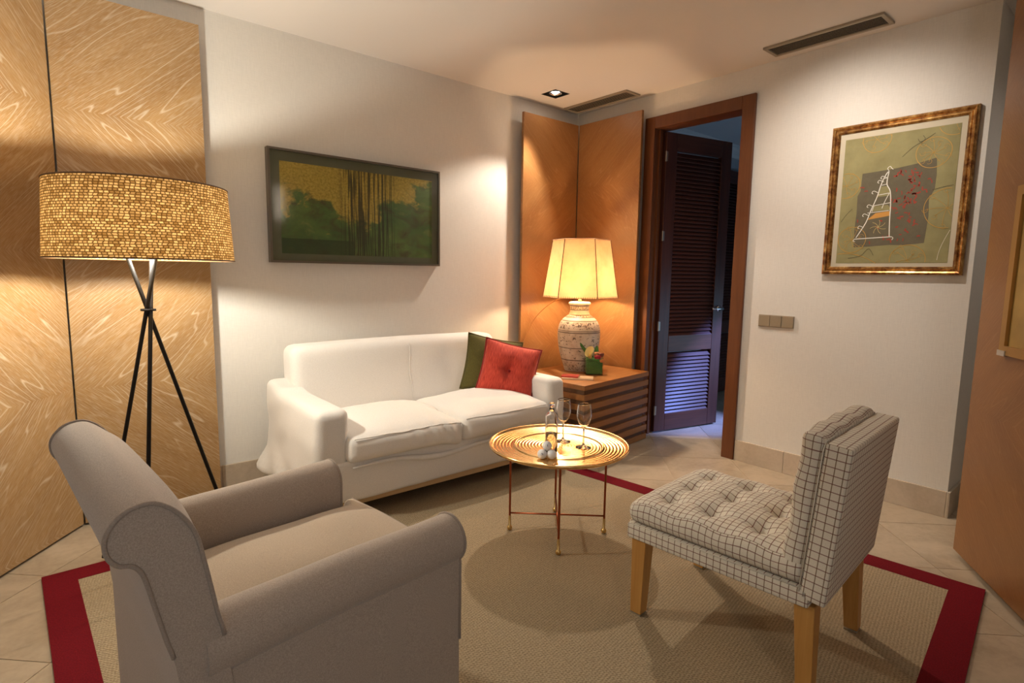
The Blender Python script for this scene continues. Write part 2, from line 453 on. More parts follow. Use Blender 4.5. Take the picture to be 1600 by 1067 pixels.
def _raffia(k):
    o = k.sep(k.coord('UV'))                      # UV = (cells round, rows)
    row = k.math('FLOOR', o[1]); rj = k.n('ShaderNodeTexWhiteNoise', noise_dimensions='1D', W=row).outputs[0]
    wv = k.math('MULTIPLY', k.math('SUBTRACT', k.noise(k.mapv(k.coord('UV'), (0.55, 0.8, 1)), 1.0, 1.0), 0.5), 0.9)
    uu = k.math('ADD', k.math('ADD', o[0], wv), k.math('MULTIPLY', rj, 2.0))
    jit = k.n('ShaderNodeTexWhiteNoise', noise_dimensions='2D', Vector=k.comb(k.math('FLOOR', uu), row)).outputs[0]
    fu = k.math('ABSOLUTE', k.math('SUBTRACT', k.math('FRACT', uu), 0.5)); fv = k.math('ABSOLUTE', k.math('SUBTRACT', k.math('FRACT', o[1]), 0.5))
    edge = k.math('MAXIMUM', k.math('MULTIPLY', fu, 0.9), k.math('MULTIPLY', fv, 1.0))
    hole = k.ramp(edge, [(0.26, (0, 0, 0)), (0.42, (1, 1, 1))])
    a = k.mix(jit, (0.30, 0.18, 0.06), (0.88, 0.64, 0.32))
    return k.mix(hole, a, (0.10, 0.05, 0.014))
M['raffia'] = shade_mat('woven_raffia', _raffia, (1.0, 0.78, 0.52), 0.085)
def _parch(k):
    v = k.coord('Object'); a = k.noise(v, 7.0, 4.0, 0.6)
    return k.ramp(a, [(0.3, (0.72, 0.53, 0.32)), (0.7, (0.88, 0.72, 0.48))])
M['parchment'] = shade_mat('parchment', _parch, (1.0, 0.75, 0.52), 0.19)
M['stitch'] = plain('brown_lacing', (0.10, 0.045, 0.02), 0.8)

def _jar():
    k = N('crackled_painted_jar'); v = k.coord('Object'); o = k.sep(v)
    ang = k.math('ARCTAN2', o[1], o[0]); z = o[2]
    a = k.noise(v, 9.0, 5.0, 0.65); b = k.noise(v, 60.0, 2.0)
    cc = k.ramp(a, [(0.28, (0.30, 0.20, 0.12)), (0.42, (0.50, 0.42, 0.32)), (0.6, (0.64, 0.57, 0.46))])
    wob = k.math('MULTIPLY', k.math('SUBTRACT', k.noise(v, 14.0, 2.0), 0.5), 0.006)
    zz = k.math('ADD', z, wob)
    def band(z0, w): return k.math('LESS_THAN', k.math('ABSOLUTE', k.math('SUBTRACT', zz, z0)), w)
    ink = band(0.085, 0.0034)
    for z0, w in ((0.175, 0.0030), (0.285, 0.0034), (0.297, 0.0022), (0.368, 0.003), (0.392, 0.0034), (0.41, 0.0025), (0.445, 0.003), (0.475, 0.003)): ink = k.math('MAXIMUM', ink, band(z0, w))
    def motif(z0, hz, n, thr, seed):
        inz = k.math('LESS_THAN', k.math('ABSOLUTE', k.math('SUBTRACT', z, z0)), hz)
        nn = k.noise(k.comb(k.math('MULTIPLY', ang, n), k.math('MULTIPLY', z, 55.0), seed), 1.0, 3.0, 0.6, 0.6)
        return k.math('MULTIPLY', inz, k.math('GREATER_THAN', nn, thr))
    for m in ((0.335, 0.024, 8.0, 0.55, 1.0), (0.235, 0.040, 5.0, 0.60, 4.0), (0.13, 0.035, 4.5, 0.61, 8.0), (0.40, 0.007, 22.0, 0.48, 2.0), (0.46, 0.012, 12.0, 0.53, 5.0), (0.04, 0.03, 12.0, 0.58, 9.0)): ink = k.math('MAXIMUM', ink, motif(*m))
    cc = k.mix(k.math('MULTIPLY', ink, 0.85), cc, (0.055, 0.03, 0.022))
    k.set(color=cc, rough=0.42, spec=0.4); k.bump(k.math('ADD', a, k.math('MULTIPLY', b, 0.3)), 0.2, 0.003); return k.m
M['jar'] = _jar()

def emis(name, c, s):
    k = N(name); k.set(color=(0, 0, 0), emit=c, estr=s); return k.m

# ------------------------------------------------------------------ room shell
ROOM = [(0.063, YB), (-1.28, 1.54), (-1.28, -1.3), (XR, -1.3), (XR, YB)]   # counter-clockwise from the back left corner
ALCOVE = [(XR, -1.3), (3.95, -1.3), (3.95, 0.64), (XR, 0.64)]             # recess right of the picture wall
T = 0.12
def wall_seg(a, b, z0=0.0, z1=H, t=T):
    """wall slab whose inner face runs a->b, thickness on the outside"""
    a, b = Vector(a), Vector(b); d = (b - a).normalized(); n = Vector((d.y, -d.x))
    return a, b, n
def clip(poly, hp):
    out = []; (px, py), (nx, ny) = hp
    for i in range(len(poly)):
        a, b = poly[i], poly[(i + 1) % len(poly)]
        da = (a[0] - px) * nx + (a[1] - py) * ny; db = (b[0] - px) * nx + (b[1] - py) * ny
        if da >= 0: out.append(a)
        if (da >= 0) != (db >= 0):
            t = da / (da - db); out.append((a[0] + (b[0] - a[0]) * t, a[1] + (b[1] - a[1]) * t))
    return out
def inward(poly):
    hp = []; cx = sum(p[0] for p in poly) / len(poly); cy = sum(p[1] for p in poly) / len(poly)
    for i in range(len(poly)):
        a, b = poly[i], poly[(i + 1) % len(poly)]
        n = (-(b[1] - a[1]), b[0] - a[0])
        if (cx - a[0]) * n[0] + (cy - a[1]) * n[1] < 0: n = (-n[0], -n[1])
        hp.append((a, n))
    return hp

DOOR_Y0, DOOR_Y1, DOOR_Z = 1.868, 2.52, 2.255      # clear opening in the right wall
def quad_wall(a, b, t=T):
    a, b = Vector(a), Vector(b); d = (b - a).normalized(); n = Vector((-d.y, d.x))
    cxy = Vector((1.5, 1.2))
    if (cxy - a).dot(n) > 0: n = -n
    return prism_z([tuple(a), tuple(b), tuple(b + n * t), tuple(a + n * t)], 0, H)
struct(obj('wall_back', box(-0.1, XR + T, YB, YB + T, 0, H), M['wall']))
struct(obj('wall_right', join(box(XR, 4.07, 0.64, 0.76, 0, H), box(XR, XR + T, 0.76, DOOR_Y0 - 0.02, 0, H), box(XR, XR + T, DOOR_Y1 + 0.02, YB, 0, H), box(XR, XR + T, DOOR_Y0 - 0.02, DOOR_Y1 + 0.02, DOOR_Z + 0.02, H)), M['wall']))
struct(obj('wall_corner', quad_wall((3.075, 0.383), (0.417, -1.3)), M['wall']))
struct(obj('wall_alcove', join(box(3.95, 4.07, -1.42, 0.64, 0, H), box(0.42, 3.95, -1.42, -1.3, 0, H)), M['wall']))
struct(obj('wall_left', join(quad_wall(ROOM[0], ROOM[1]), quad_wall(ROOM[1], ROOM[2])), M['wall']))
FX0, FX1, FZ0, FZ1 = -1.05, 0.15, 0.85, 2.15
struct(obj('wall_front', join(box(-1.28, FX0, -1.42, -1.3, 0, H), box(FX1, 0.42, -1.42, -1.3, 0, H), box(FX0, FX1, -1.42, -1.3, 0, FZ0), box(FX0, FX1, -1.42, -1.3, FZ1, H)), M['wall']))
fw = thing('added_fill_window', None, None, (0, 0, 0), kind='structure')  # unseen window added behind the camera as soft cool fill
for x0, x1, z0, z1 in ((FX0, FX0 + 0.05, FZ0, FZ1), (FX1 - 0.05, FX1, FZ0, FZ1), (FX0 + 0.05, FX1 - 0.05, FZ0, FZ0 + 0.05), (FX0 + 0.05, FX1 - 0.05, FZ1 - 0.05, FZ1)):
    obj('window_frame', box(x0, x1, -1.39, -1.32, z0, z1), M['casing'], fw)
obj('pane', box(FX0 + 0.05, FX1 - 0.05, -1.365, -1.36, FZ0 + 0.05, FZ1 - 0.05), emis('rear_fill_glow', REAR_FILL[1], REAR_FILL[0]), fw)

# ceiling slab with the square hole of the corner downlight
SX, SY, SH = 2.967, 3.035, 0.075
struct(obj('ceiling', join(box(-1.45, SX - SH, -1.45, YB + T, H, H + 0.1), box(SX + SH, XR + T, -1.45, YB + T, H, H + 0.1), box(XR + T, 4.07, -1.45, 0.76, H, H + 0.1),
    box(SX - SH, SX + SH, -1.45, SY - SH, H, H + 0.1), box(SX - SH, SX + SH, SY + SH, YB + T, H, H + 0.1)), M['ceiling']))

def tiles(parent, poly, size, off, hall=False):
    hps = inward(poly); g = 0.0016; k = math.sqrt(0.5)
    for i in range(-16, 17):
        for j in range(-16, 17):
            uc, vc = off[0] + i * size, off[1] + j * size            # u = (x-y)/sqrt2, v = (x+y)/sqrt2
            q = []
            for du, dv in ((g, g), (size - g, g), (size - g, size - g), (g, size - g)):
                uu, vv = uc + du, vc + dv
                q.append(((uu + vv) * k, (vv - uu) * k))
            for hp in hps:
                q = clip(q, hp)
                if len(q) < 3: break
            if len(q) >= 3:
                c = (sum(p[0] for p in q) / len(q), sum(p[1] for p in q) / len(q))
                ar = abs(sum(q[a][0] * q[(a + 1) % len(q)][1] - q[(a + 1) % len(q)][0] * q[a][1] for a in range(len(q)))) / 2
                if ar < 1e-4: continue
                obj('floor_tile', prism_z([(p[0] - c[0], p[1] - c[1]) for p in q], -0.012, 0.0), M['stone'], parent, (c[0], c[1], 0))
TILE = 0.45
fl = struct(obj('floor', join(prism_z(ROOM, -0.1, -0.0025), prism_z(ALCOVE, -0.1, -0.0025)), M['grout']))
tiles(fl, ROOM, TILE, (2.30 * math.sqrt(0.5), 0.12)); tiles(fl, ALCOVE, TILE, (2.30 * math.sqrt(0.5), 0.12))

def baseboard(name, a, b, hgt=0.136, t=0.014, step=0.62, start=0.0, flip=False):
    a, b = Vector(a), Vector(b); L = (b - a).length; d = (b - a).normalized(); n = Vector((-d.y, d.x))
    if (Vector((1.5, 1.2 if not flip else -1.2)) - a).dot(n) < 0: n = -n
    ang = math.atan2(d.y, d.x); s = 1 if (Vector((-math.sin(ang), math.cos(ang))).dot(n) > 0) else -1
    base = struct(obj(name, box(0, L, *sorted((0, s * t * 0.6)), 0, hgt - 0.004), M['grout'], None, (a.x, a.y, 0), (0, 0, ang)))
    x = -start
    while x < L:
        x0, x1 = max(0, x) + 0.001, min(L, x + step) - 0.001
        if x1 - x0 > 0.02: obj('baseboard_slab', box(x0, x1, *sorted((0, s * t)), 0.0, hgt), M['skirting'], base, bevel=0.0015)
        x += step
    return base
baseboard('baseboard_back', (0.10, YB), (XR - 0.1, YB))
baseboard('baseboard_right', (XR, 1.780), (XR, 0.64), step=0.42, start=0.10)
baseboard('baseboard_alcove', (XR - 0.014, 0.64), (3.95, 0.64), flip=True)
baseboard('baseboard_left', (-0.0, YB - 0.082), ROOM[1])

# door casing and lining
def casing():
    t = thing('trim_1', None, None, kind='structure')
    x0, x1 = XR - 0.022, XR
    for y0, y1 in ((DOOR_Y0 - 0.085, DOOR_Y0), (DOOR_Y1, DOOR_Y1 + 0.085)):
        obj('door_casing', box(x0, x1, y0, y1, 0, DOOR_Z + 0.082), M['casing'], t, bevel=0.004)
    obj('head_casing', box(x0, x1, DOOR_Y0, DOOR_Y1, DOOR_Z, DOOR_Z + 0.082), M['casing'], t, bevel=0.004)
    for y0, y1 in ((DOOR_Y0 - 0.02, DOOR_Y0), (DOOR_Y1, DOOR_Y1 + 0.02)):
        obj('jamb_lining', box(XR, XR + T, y0, y1, 0, DOOR_Z + 0.02), M['casing'], t)
    obj('head_lining', box(XR, XR + T, DOOR_Y0, DOOR_Y1, DOOR_Z, DOOR_Z + 0.02), M['casing'], t)
    obj('door_stop', box(XR + 0.03, XR + 0.055, DOOR_Y1 - 0.014, DOOR_Y1, 0, DOOR_Z), M['casing'], t)
    obj('door_stop', box(XR + 0.03, XR + 0.055, DOOR_Y0, DOOR_Y0 + 0.014, 0, DOOR_Z), M['casing'], t)
casing()

SLAT = None
def louver_door(name, loc, rz, width, height, handle_side=1, knob=False):
    """leaf along local +x from the hinge, visible face towards -y"""
    global SLAT
    d = thing(name, None, None, loc, rz, kind='structure')
    th = 0.04; st = 0.105
    for x0, x1 in ((0, st), (width - st, width)):
        obj('stile', box(x0, x1, -th / 2, th / 2, 0.012, height), M['darkwood_v'], d, bevel=0.003)
    for z0, z1 in ((0.012, 0.145), (0.63, 0.755), (height - 0.125, height)):
        obj('rail', box(st, width - st, -th / 2, th / 2, z0, z1), M['darkwood'], d, bevel=0.003)
    m = mesh('louver_slat', xf(box(st, width - st, -0.022, 0.022, -0.003, 0.003), Matrix.Rotation(math.radians(52), 4, 'X')))
    m.materials.append(M['darkwood'])
    for z0, z1 in ((0.145, 0.63), (0.755, height - 0.125)):
        z = z0 + 0.014
        while z < z1 - 0.005:
            obj('louver_slat', m, None, d, (0, 0, z)); z += 0.0295
    if knob:
        k = obj('knob', lathe([(0, 0), (0.012, 0), (0.009, 0.02), (0.02, 0.03), (0.022, 0.042), (0.012, 0.052), (0, 0.053)], 16), M['chrome'], d, (0.05, -th / 2, 0.95), (PI / 2, 0, 0), True)
    else:
        hx = width - 0.05
        hd = obj('handle', join(xf(lathe([(0, 0), (0.024, 0), (0.024, 0.008), (0.012, 0.012), (0.010, 0.05), (0, 0.05)], 16), Matrix.Rotation(PI / 2, 4, 'X')),
            tube([(0, -0.045, 0), (-0.02, -0.05, 0), (-0.06, -0.05, 0.0), (-0.115, -0.047, 0.004)], [0.010, 0.0095, 0.009, 0.008], 10)), M['chrome'], d, (hx, -th / 2, 0.955), None, True)
        obj('lock_plate', box(width, width + 0.002, -0.012, 0.012, 0.86, 1.04), M['steel'], d)
        for z in (0.18, 0.83, 1.50, 2.07):
            hg = obj('hinge', join(lathe([(0, -0.036), (0.006, -0.036), (0.006, 0.036), (0, 0.036)], 10), box(-0.004, 0.016, -0.002, 0.002, -0.034, 0.034)), M['hinge'], d, (-0.006, -th / 2 - 0.006, z))
    return d
louver_door('door_1', (XR + 0.085, 2.503, 0), math.radians(-13.2), 0.665, 2.245)

# ------------------------------------------------------------------ hallway beyond the door
HX0, HX1, HY0, HY1 = XR + T, 6.3, 0.9, 3.02
hf = struct(obj('floor_hall', box(HX0 - T, HX1, HY0, HY1, -0.1, -0.0025), M['grout']))
tiles(hf, [(XR + 0.0, DOOR_Y0), (HX0, DOOR_Y0), (HX0, HY0), (HX1, HY0), (HX1, HY1), (HX0, HY1), (HX0, DOOR_Y1), (XR, DOOR_Y1)][1:7] and [(HX0, HY0), (HX1, HY0), (HX1, HY1), (HX0, HY1)], TILE, (2.30 * math.sqrt(0.5), 0.12))
tiles(hf, [(XR, DOOR_Y0), (HX0, DOOR_Y0), (HX0, DOOR_Y1), (XR, DOOR_Y1)], TILE, (2.30 * math.sqrt(0.5), 0.12))
struct(obj('ceiling_hall', box(HX0, HX1 + 0.1, HY0 - 0.1, HY1 + 0.1, H, H + 0.1), M['hall_ceiling']))
struct(obj('wall_hall_left', box(HX0, HX1 + 0.1, HY1, HY1 + 0.1, 0, H), M['hall_wall']))
struct(obj('wall_hall_end', box(HX1, HX1 + 0.1, HY0, HY1, 0, H), M['hall_wall']))
WX0, WX1, WZ0, WZ1 = 4.15, 5.35, 0.12, 1.05
struct(obj('wall_hall_right', join(box(HX0, WX0, HY0 - 0.1, HY0, 0, H), box(WX1, HX1 + 0.1, HY0 - 0.1, HY0, 0, H), box(WX0, WX1, HY0 - 0.1, HY0, 0, WZ0), box(WX0, WX1, HY0 - 0.1, HY0, WZ1, H)), M['hall_wall']))
cn = [(0, 0), (0, -0.10), (0.015, -0.10), (0.03, -0.075), (0.06, -0.045), (0.085, -0.03), (0.09, 0)]
struct(obj('trim_2', extrude([(HY1 - p, H + q) for p, q in cn], HX0, HX1, 'x'), M['cornice']))
louver_door('door_2', (5.06, HY1 - 0.035, 0), 0.0, 0.80, 2.26, knob=True)
wn = thing('window_1', None, None, (0, 0, 0), kind='structure')
for x0, x1, z0, z1 in ((WX0, WX0 + 0.05, WZ0, WZ1), (WX1 - 0.05, WX1, WZ0, WZ1), (WX0 + 0.05, WX1 - 0.05, WZ0, WZ0 + 0.05), (WX0 + 0.05, WX1 - 0.05, WZ1 - 0.05, WZ1)):
    obj('window_frame', box(x0, x1, HY0 - 0.07, HY0 - 0.01, z0, z1), M['cornice'], wn)
obj('pane', box(WX0 + 0.05, WX1 - 0.05, HY0 - 0.045, HY0 - 0.04, WZ0 + 0.05, WZ1 - 0.05), emis('dusk_window', HALL_WINDOW[1], HALL_WINDOW[0]), wn)
hs = thing('ceiling_downlight', 'small chrome ceiling spotlight in the dim hallway beyond the door', 'downlight', (4.40, 2.60, H))
obj('trim_ring', lathe([(0.03, 0), (0.05, 0), (0.05, -0.006), (0.03, -0.008)], 20), M['chrome'], hs, None, None, True)
obj('bulb', lathe([(0, -0.004), (0.02, -0.003), (0.03, 0)], 16), M['steel'], hs, None, None, True)

wl = thing('wall_lamp', 'added unseen blue spotlight in the hallway for the glow on the door leaf', 'lamp', (4.62, HY0, 1.75))  # added lamp, out of view, that shapes the blue glow on the leaf
obj('wall_plate', box(-0.05, 0.05, 0, 0.012, -0.05, 0.05), M['steel'], wl, bevel=0.003)
obj('lamp_head', xf(lathe([(0, 0), (0.022, 0), (0.035, 0.08), (0.03, 0.08), (0.018, 0.01), (0, 0.01)], 20), Matrix.Translation((0, 0.03, 0)) @ Matrix.Rotation(math.radians(-115), 4, 'X')), M['steel'], wl, None, None, True)
_l = bpy.data.lights.new('added_hall_beam', 'SPOT'); _l.energy = HALL_ADDED_BEAM[0]; _l.color = HALL_ADDED_BEAM[1]; _l.spot_size = math.radians(30); _l.spot_blend = 0.7; _l.shadow_soft_size = 0.03
_o = link(bpy.data.objects.new('added_hall_beam', _l), wl, (0, 0.12, -0.05)); _o.rotation_euler = (Vector((4.17, 2.36, 0.33)) - Vector((4.62, HY0 + 0.12, 1.70))).to_track_quat('-Z', 'Y').to_euler()

# ------------------------------------------------------------------ corner veneer panels
PT, PZ = 0.022, 2.385
def panel(label, seam, direction, side, mat, w=0.587, z0=0.012, z1=PZ, off=0.088, face_n=None):
    """board of width w from the seam along direction; the room side faces face_n"""
    d = Vector(direction).normalized(); ang = math.atan2(d.y, d.x)
    nl = Vector((-math.sin(ang), math.cos(ang)))
    s = 1 if nl.dot(Vector(face_n)) > 0 else -1
    p = thing('wall_panel', label, 'panel', (seam[0], seam[1], z0), ang)
    ins = 0.004
    obj('board', box(ins, w, *sorted((0, -s * PT)), 0, z1 - z0), mat, p, bevel=0.0012)
    for x in (0.10, w - 0.13):
        obj('batten', box(x, x + 0.03, *sorted((-s * PT, -s * off)), 0.05, z1 - z0 - 0.05), M['edge'], p)
    return p
LS = (0.108, 3.20); LD = (-0.609, -0.793)
panel('limed oak panel on the back wall behind the tripod floor lamp', LS, (1, 0), 1, M['veneer'], face_n=(0, -1))
panel('limed oak panel at the far left edge, angled towards the camera', LS, LD, 1, M['veneer'], face_n=(0.793, -0.609))
RS = (3.40, 3.20)
panel('orange oak panel left of the corner seam behind the table lamp', RS, (-1, 0), 1, M['veneer_warm'], face_n=(0, -1), w=0.586)
panel('orange oak panel right of the corner seam beside the door casing', RS, (0, -1), 1, M['veneer_warm'], face_n=(-1, 0), w=0.612)
CE = Vector((3.026, 0.516)); CD = Vector((-0.845, -0.535)).normalized()
panel('brown oak panel at the far right edge, near the red rug corner', tuple(CE), tuple(CD), 1, M['veneer_darker'], face_n=(-0.535, 0.845), w=1.30, z0=0.03, z1=2.44, off=0.138)

# ------------------------------------------------------------------ rug
RA, RB, RC, RD = Vector((-0.053, 2.735)), Vector((2.49, 2.75)), Vector((2.76, 0.355)), Vector((0.03, 0.085))
def rug():
    t = thing('rug', 'beige sisal area rug with dark red border under the seating', 'rug', (1.3, 1.45, 0))
    bw = 0.105
    def inset(a, b, c):
        e1 = (a - b).normalized(); e2 = (c - b).normalized(); s = e1.cross(e2); return b + (e1 + e2) * (bw / abs(s))
    P = [RA, RB, RC, RD]; I = [inset(P[i - 1], P[i], P[(i + 1) % 4]) for i in range(4)]
    o = Vector((1.3, 1.45))
    obj('woven_field', prism_z([tuple(p - o) for p in reversed(I)], 0.0005, 0.007), M['sisal'], t)
    for i in range(4):
        j = (i + 1) % 4
        obj('border_strip', prism_z([tuple(p - o) for p in (P[i], P[j], I[j], I[i])][::-1], 0.0005, 0.0085), M['rug_red'], t)
rug()

# ------------------------------------------------------------------ sofa
def sofa():
    t = thing('sofa', 'white two-seat sofa in a loose cotton slipcover under the green painting', 'sofa', (1.722, 2.805, 0), math.radians(-0.8))
    wc = M['white_cover']
    def wrinkle(x, y, z, a=0.006, s=5.0): return a * nz(x + 3.1, y, z, s)
    # base
    def fb(x, y, z):
        y2 = y + (0.010 * math.sin(x * 4.2 + 0.6) * sstep(0.02, -0.1, z) if y < 0 else 0) + (wrinkle(x, 0, z, 0.008, 6) if y < 0 else 0)
        return x, y2, z
    obj('seat_base', xf(softbox(1.58, 0.66, 0.20, 0.02, (40, 6, 6), fb), Matrix.Translation((0, -0.045, 0.212))), wc, t, smooth=True)
    # loose fold of the cover along the top of the front
    pts = [(-0.62 + 0.95 * i / 24, -0.382 - 0.006 * math.sin(i * 0.7), 0.272 + 0.016 * math.sin(i * 0.33 + 0.5) - 0.0006 * i) for i in range(25)]
    obj('cover_fold', tube(pts, [0.004 + 0.012 * math.sin(PI * i / 24) for i in range(25)], 8), wc, t, smooth=True)
    # back
    def fk(x, y, z):
        zz = z + 0.345
        k = sstep(-0.3, 0.345, z)
        y += 0.05 * k + (0.035 * (z - 0.1) if y < 0 else 0)
        x *= 1.0 - 0.01 * k
        z += 0.008 * math.cos(x * 2.2) * k
        if y < 0.1: y += wrinkle(x, 0, z, 0.005, 4) + 0.006 * math.exp(-(x - 0.02) ** 2 / 0.0006)
        return x, y, z
    bk = obj('backrest', xf(softbox(1.405, 0.20, 0.69, 0.055, (40, 4, 16), fk), Matrix.Translation((0.004, 0.262, 0.450))), wc, t, smooth=True)
    sp = [(0.02 + 0.006 * math.sin(i), 0.165 + 0.05 * sstep(-0.3, 0.345, z) + 0.035 * (z - 0.1), z + 0.450) for i, z in enumerate([-0.02 + 0.34 * k / 9 for k in range(10)])]
    obj('back_seam', tube(sp, 0.0022, 6), M['white_cover'], bk)
    for s in (-1, 1):
        def fa(x, y, z, s=s):
            k = sstep(0.12, 0.36, y); up = sstep(0.05, 0.23, z)
            z += 0.05 * k * up
            x -= s * 0.018 * up * (1 - k) * 0.5
            lo = sstep(0.0, -0.22, z)
            if s < 0 and x < 0: x -= 0.065 * lo ** 1.6 * sstep(-0.05, 0.34, y) + 0.011 * math.sin((y * 1.1 - z * 1.5) * 22) * lo
            if x * s > 0: x += s * ((0.020 if s < 0 else 0.0) * lo * (0.6 + math.sin(y * 11 + 1) * 0.5) + 0.008 * nz(1.0, y, z, 9))
            else: x += 0.003 * nz(2.0, y, z, 7)
            if y < -0.3: y += 0.006 * nz(x, 4.0, z, 8)
            return x, y, z
        obj('armrest', xf(softbox(0.165 if s < 0 else 0.148, 0.74, 0.455, 0.042, (5, 18, 12), fa), Matrix.Translation((-0.712 if s < 0 else 0.736, 0.0, 0.338))), wc, t, smooth=True)
    for s in (-1, 1):
        def fc(x, y, z, s=s):
            top = sstep(-0.02, 0.06, z); ex = 1 - (abs(x) / 0.325) ** 2.4; ey = 1 - (abs(y) / 0.27) ** 2.6
            z += top * (0.060 * max(0, ex) * max(0, ey)) - 0.012 * (1 - top) * (1 - max(0, ex))
            if y < -0.18:
                y -= 0.022 * max(0, ex) * (1 - (z / 0.09) ** 2 if abs(z) < 0.09 else 0)
                if s < 0: y += 0.007 * math.sin(x * 70 + z * 30) * sstep(-0.15, 0.2, x) * sstep(-0.06, 0.0, z)
            z += 0.006 * nz(x * 1.5 + s, y, 0, 7) * top
            if s < 0: z -= 0.016 * sstep(0.15, 0.33, x) * (y < 0)
            return x, y, z
        c = obj('seat_cushion', xf(softbox(0.648, 0.56, 0.125, 0.04, (34, 22, 6), fc), Matrix.Translation((s * 0.318, -0.128, 0.372)) @ Matrix.Rotation(math.radians(1.2 * s), 4, 'Z')), M['white_cushion'], t, smooth=True)
        # piping along the front top edge
        pp = []
        for i in range(29):
            x = -0.30 + 0.60 * i / 28
            q = fc(x, -0.272, 0.052); pp.append((q[0] + s * 0.318, q[1] - 0.128 + 0.0, q[2] + 0.372))
        obj('piping', tube(pp, 0.0032, 6), M['white_cushion'], c, smooth=True)
    obj('plinth_rail', box(-0.765, 0.765, -0.352, 0.33, 0.082, 0.118), M['plinth'], t, bevel=0.004)
    for x in (-0.70, 0.70):
        for y in (-0.30, 0.28):
            obj('foot', lathe([(0, 0.0), (0.018, 0.0), (0.026, 0.083), (0, 0.083)], 14), M['stand_dark'], t, (x, y, 0.0085 if y < 0 else 0.0085), smooth=False)
    return t
sofa()

def pillow(name, label, mat, size, thick, loc, rot, tuft=0.0, pipe=None, cat='cushion'):
    n = 26; V, F, U = [], [], []
    def prof(a, b):
        e = max(0.0, (1 - abs(a) ** 2.0)) ** 0.62 * max(0.0, (1 - abs(b) ** 2.0)) ** 0.62
        return e
    def pos(a, b):
        pin = 1 - 0.075 * (1 - abs(b) ** 2) * 1.0
        pin2 = 1 - 0.075 * (1 - abs(a) ** 2) * 1.0
        return a * pin * size / 2, b * pin2 * size / 2
    idx = {}
    for s in (1, -1):
        for i in range(n + 1):
            for j in range(n + 1):
                a, b = -1 + 2 * i / n, -1 + 2 * j / n
                edge = i in (0, n) or j in (0, n)
                if s < 0 and edge: idx[(s, i, j)] = idx[(1, i, j)]; continue
                x, z = pos(a, b); y = prof(a, b) * thick / 2
                if tuft:
                    rr = math.hypot(a, b); y *= 1 - tuft * math.exp(-(rr / 0.27) ** 2); y -= 0.050 * tuft * rr * math.exp(-(rr / 0.42) ** 2) * 2.0 * (0.5 + 0.5 * math.cos(4 * math.atan2(b, a) + 0.4)) ** 6
                y += 0.006 * nz(a * 1.3, b * 1.3, s, 2.0) * prof(a, b)
                idx[(s, i, j)] = len(V); V.append((x, -s * y, z))
    for s in (1, -1):
        for i in range(n):
            for j in range(n):
                F.append(tuple(idx[(s, p, q)] for p, q in ((i, j), (i + 1, j), (i + 1, j + 1), (i, j + 1))))
                U.append(tuple((p / n, q / n) for p, q in ((i, j), (i + 1, j), (i + 1, j + 1), (i, j + 1))))
    t = thing(name, label, cat, loc); t.rotation_euler = rot
    obj('cushion_body', (V, F, U), mat, t, smooth=True)
    ring = []
    for k in range(4 * n):
        i, j = [(k, 0), (n, k - n), (3 * n - k, n), (0, 4 * n - k)][k // n]
        x, z = pos(-1 + 2 * i / n, -1 + 2 * j / n); ring.append((x, 0, z))
    obj('piping', tube(ring, 0.0045, 6, True), pipe or mat, t, smooth=True)
    if tuft: obj('button', lathe([(0, 0.006), (0.007, 0.004), (0.009, 0), (0, -0.002)], 12), pipe or mat, t, (0, -thick / 2 * (1 - tuft) - 0.002, 0), (PI / 2, 0, 0), True)
    return t
M['red_pipe'] = fabric('dark_red_piping', (0.30, 0.02, 0.02), 0.1)
pillow('cushion', 'olive green square cushion behind the red one on the sofa', M['olive'], 0.375, 0.12, (2.272, 2.862, 0.605), (math.radians(-17), math.radians(11), math.radians(-30)), 0.35)
pillow('cushion', 'red ribbed square cushion with a tufted centre on the sofa', M['red'], 0.372, 0.185, (2.278, 2.70, 0.585), (math.radians(-19), math.radians(13), math.radians(-37)), 0.75, M['red_pipe'])

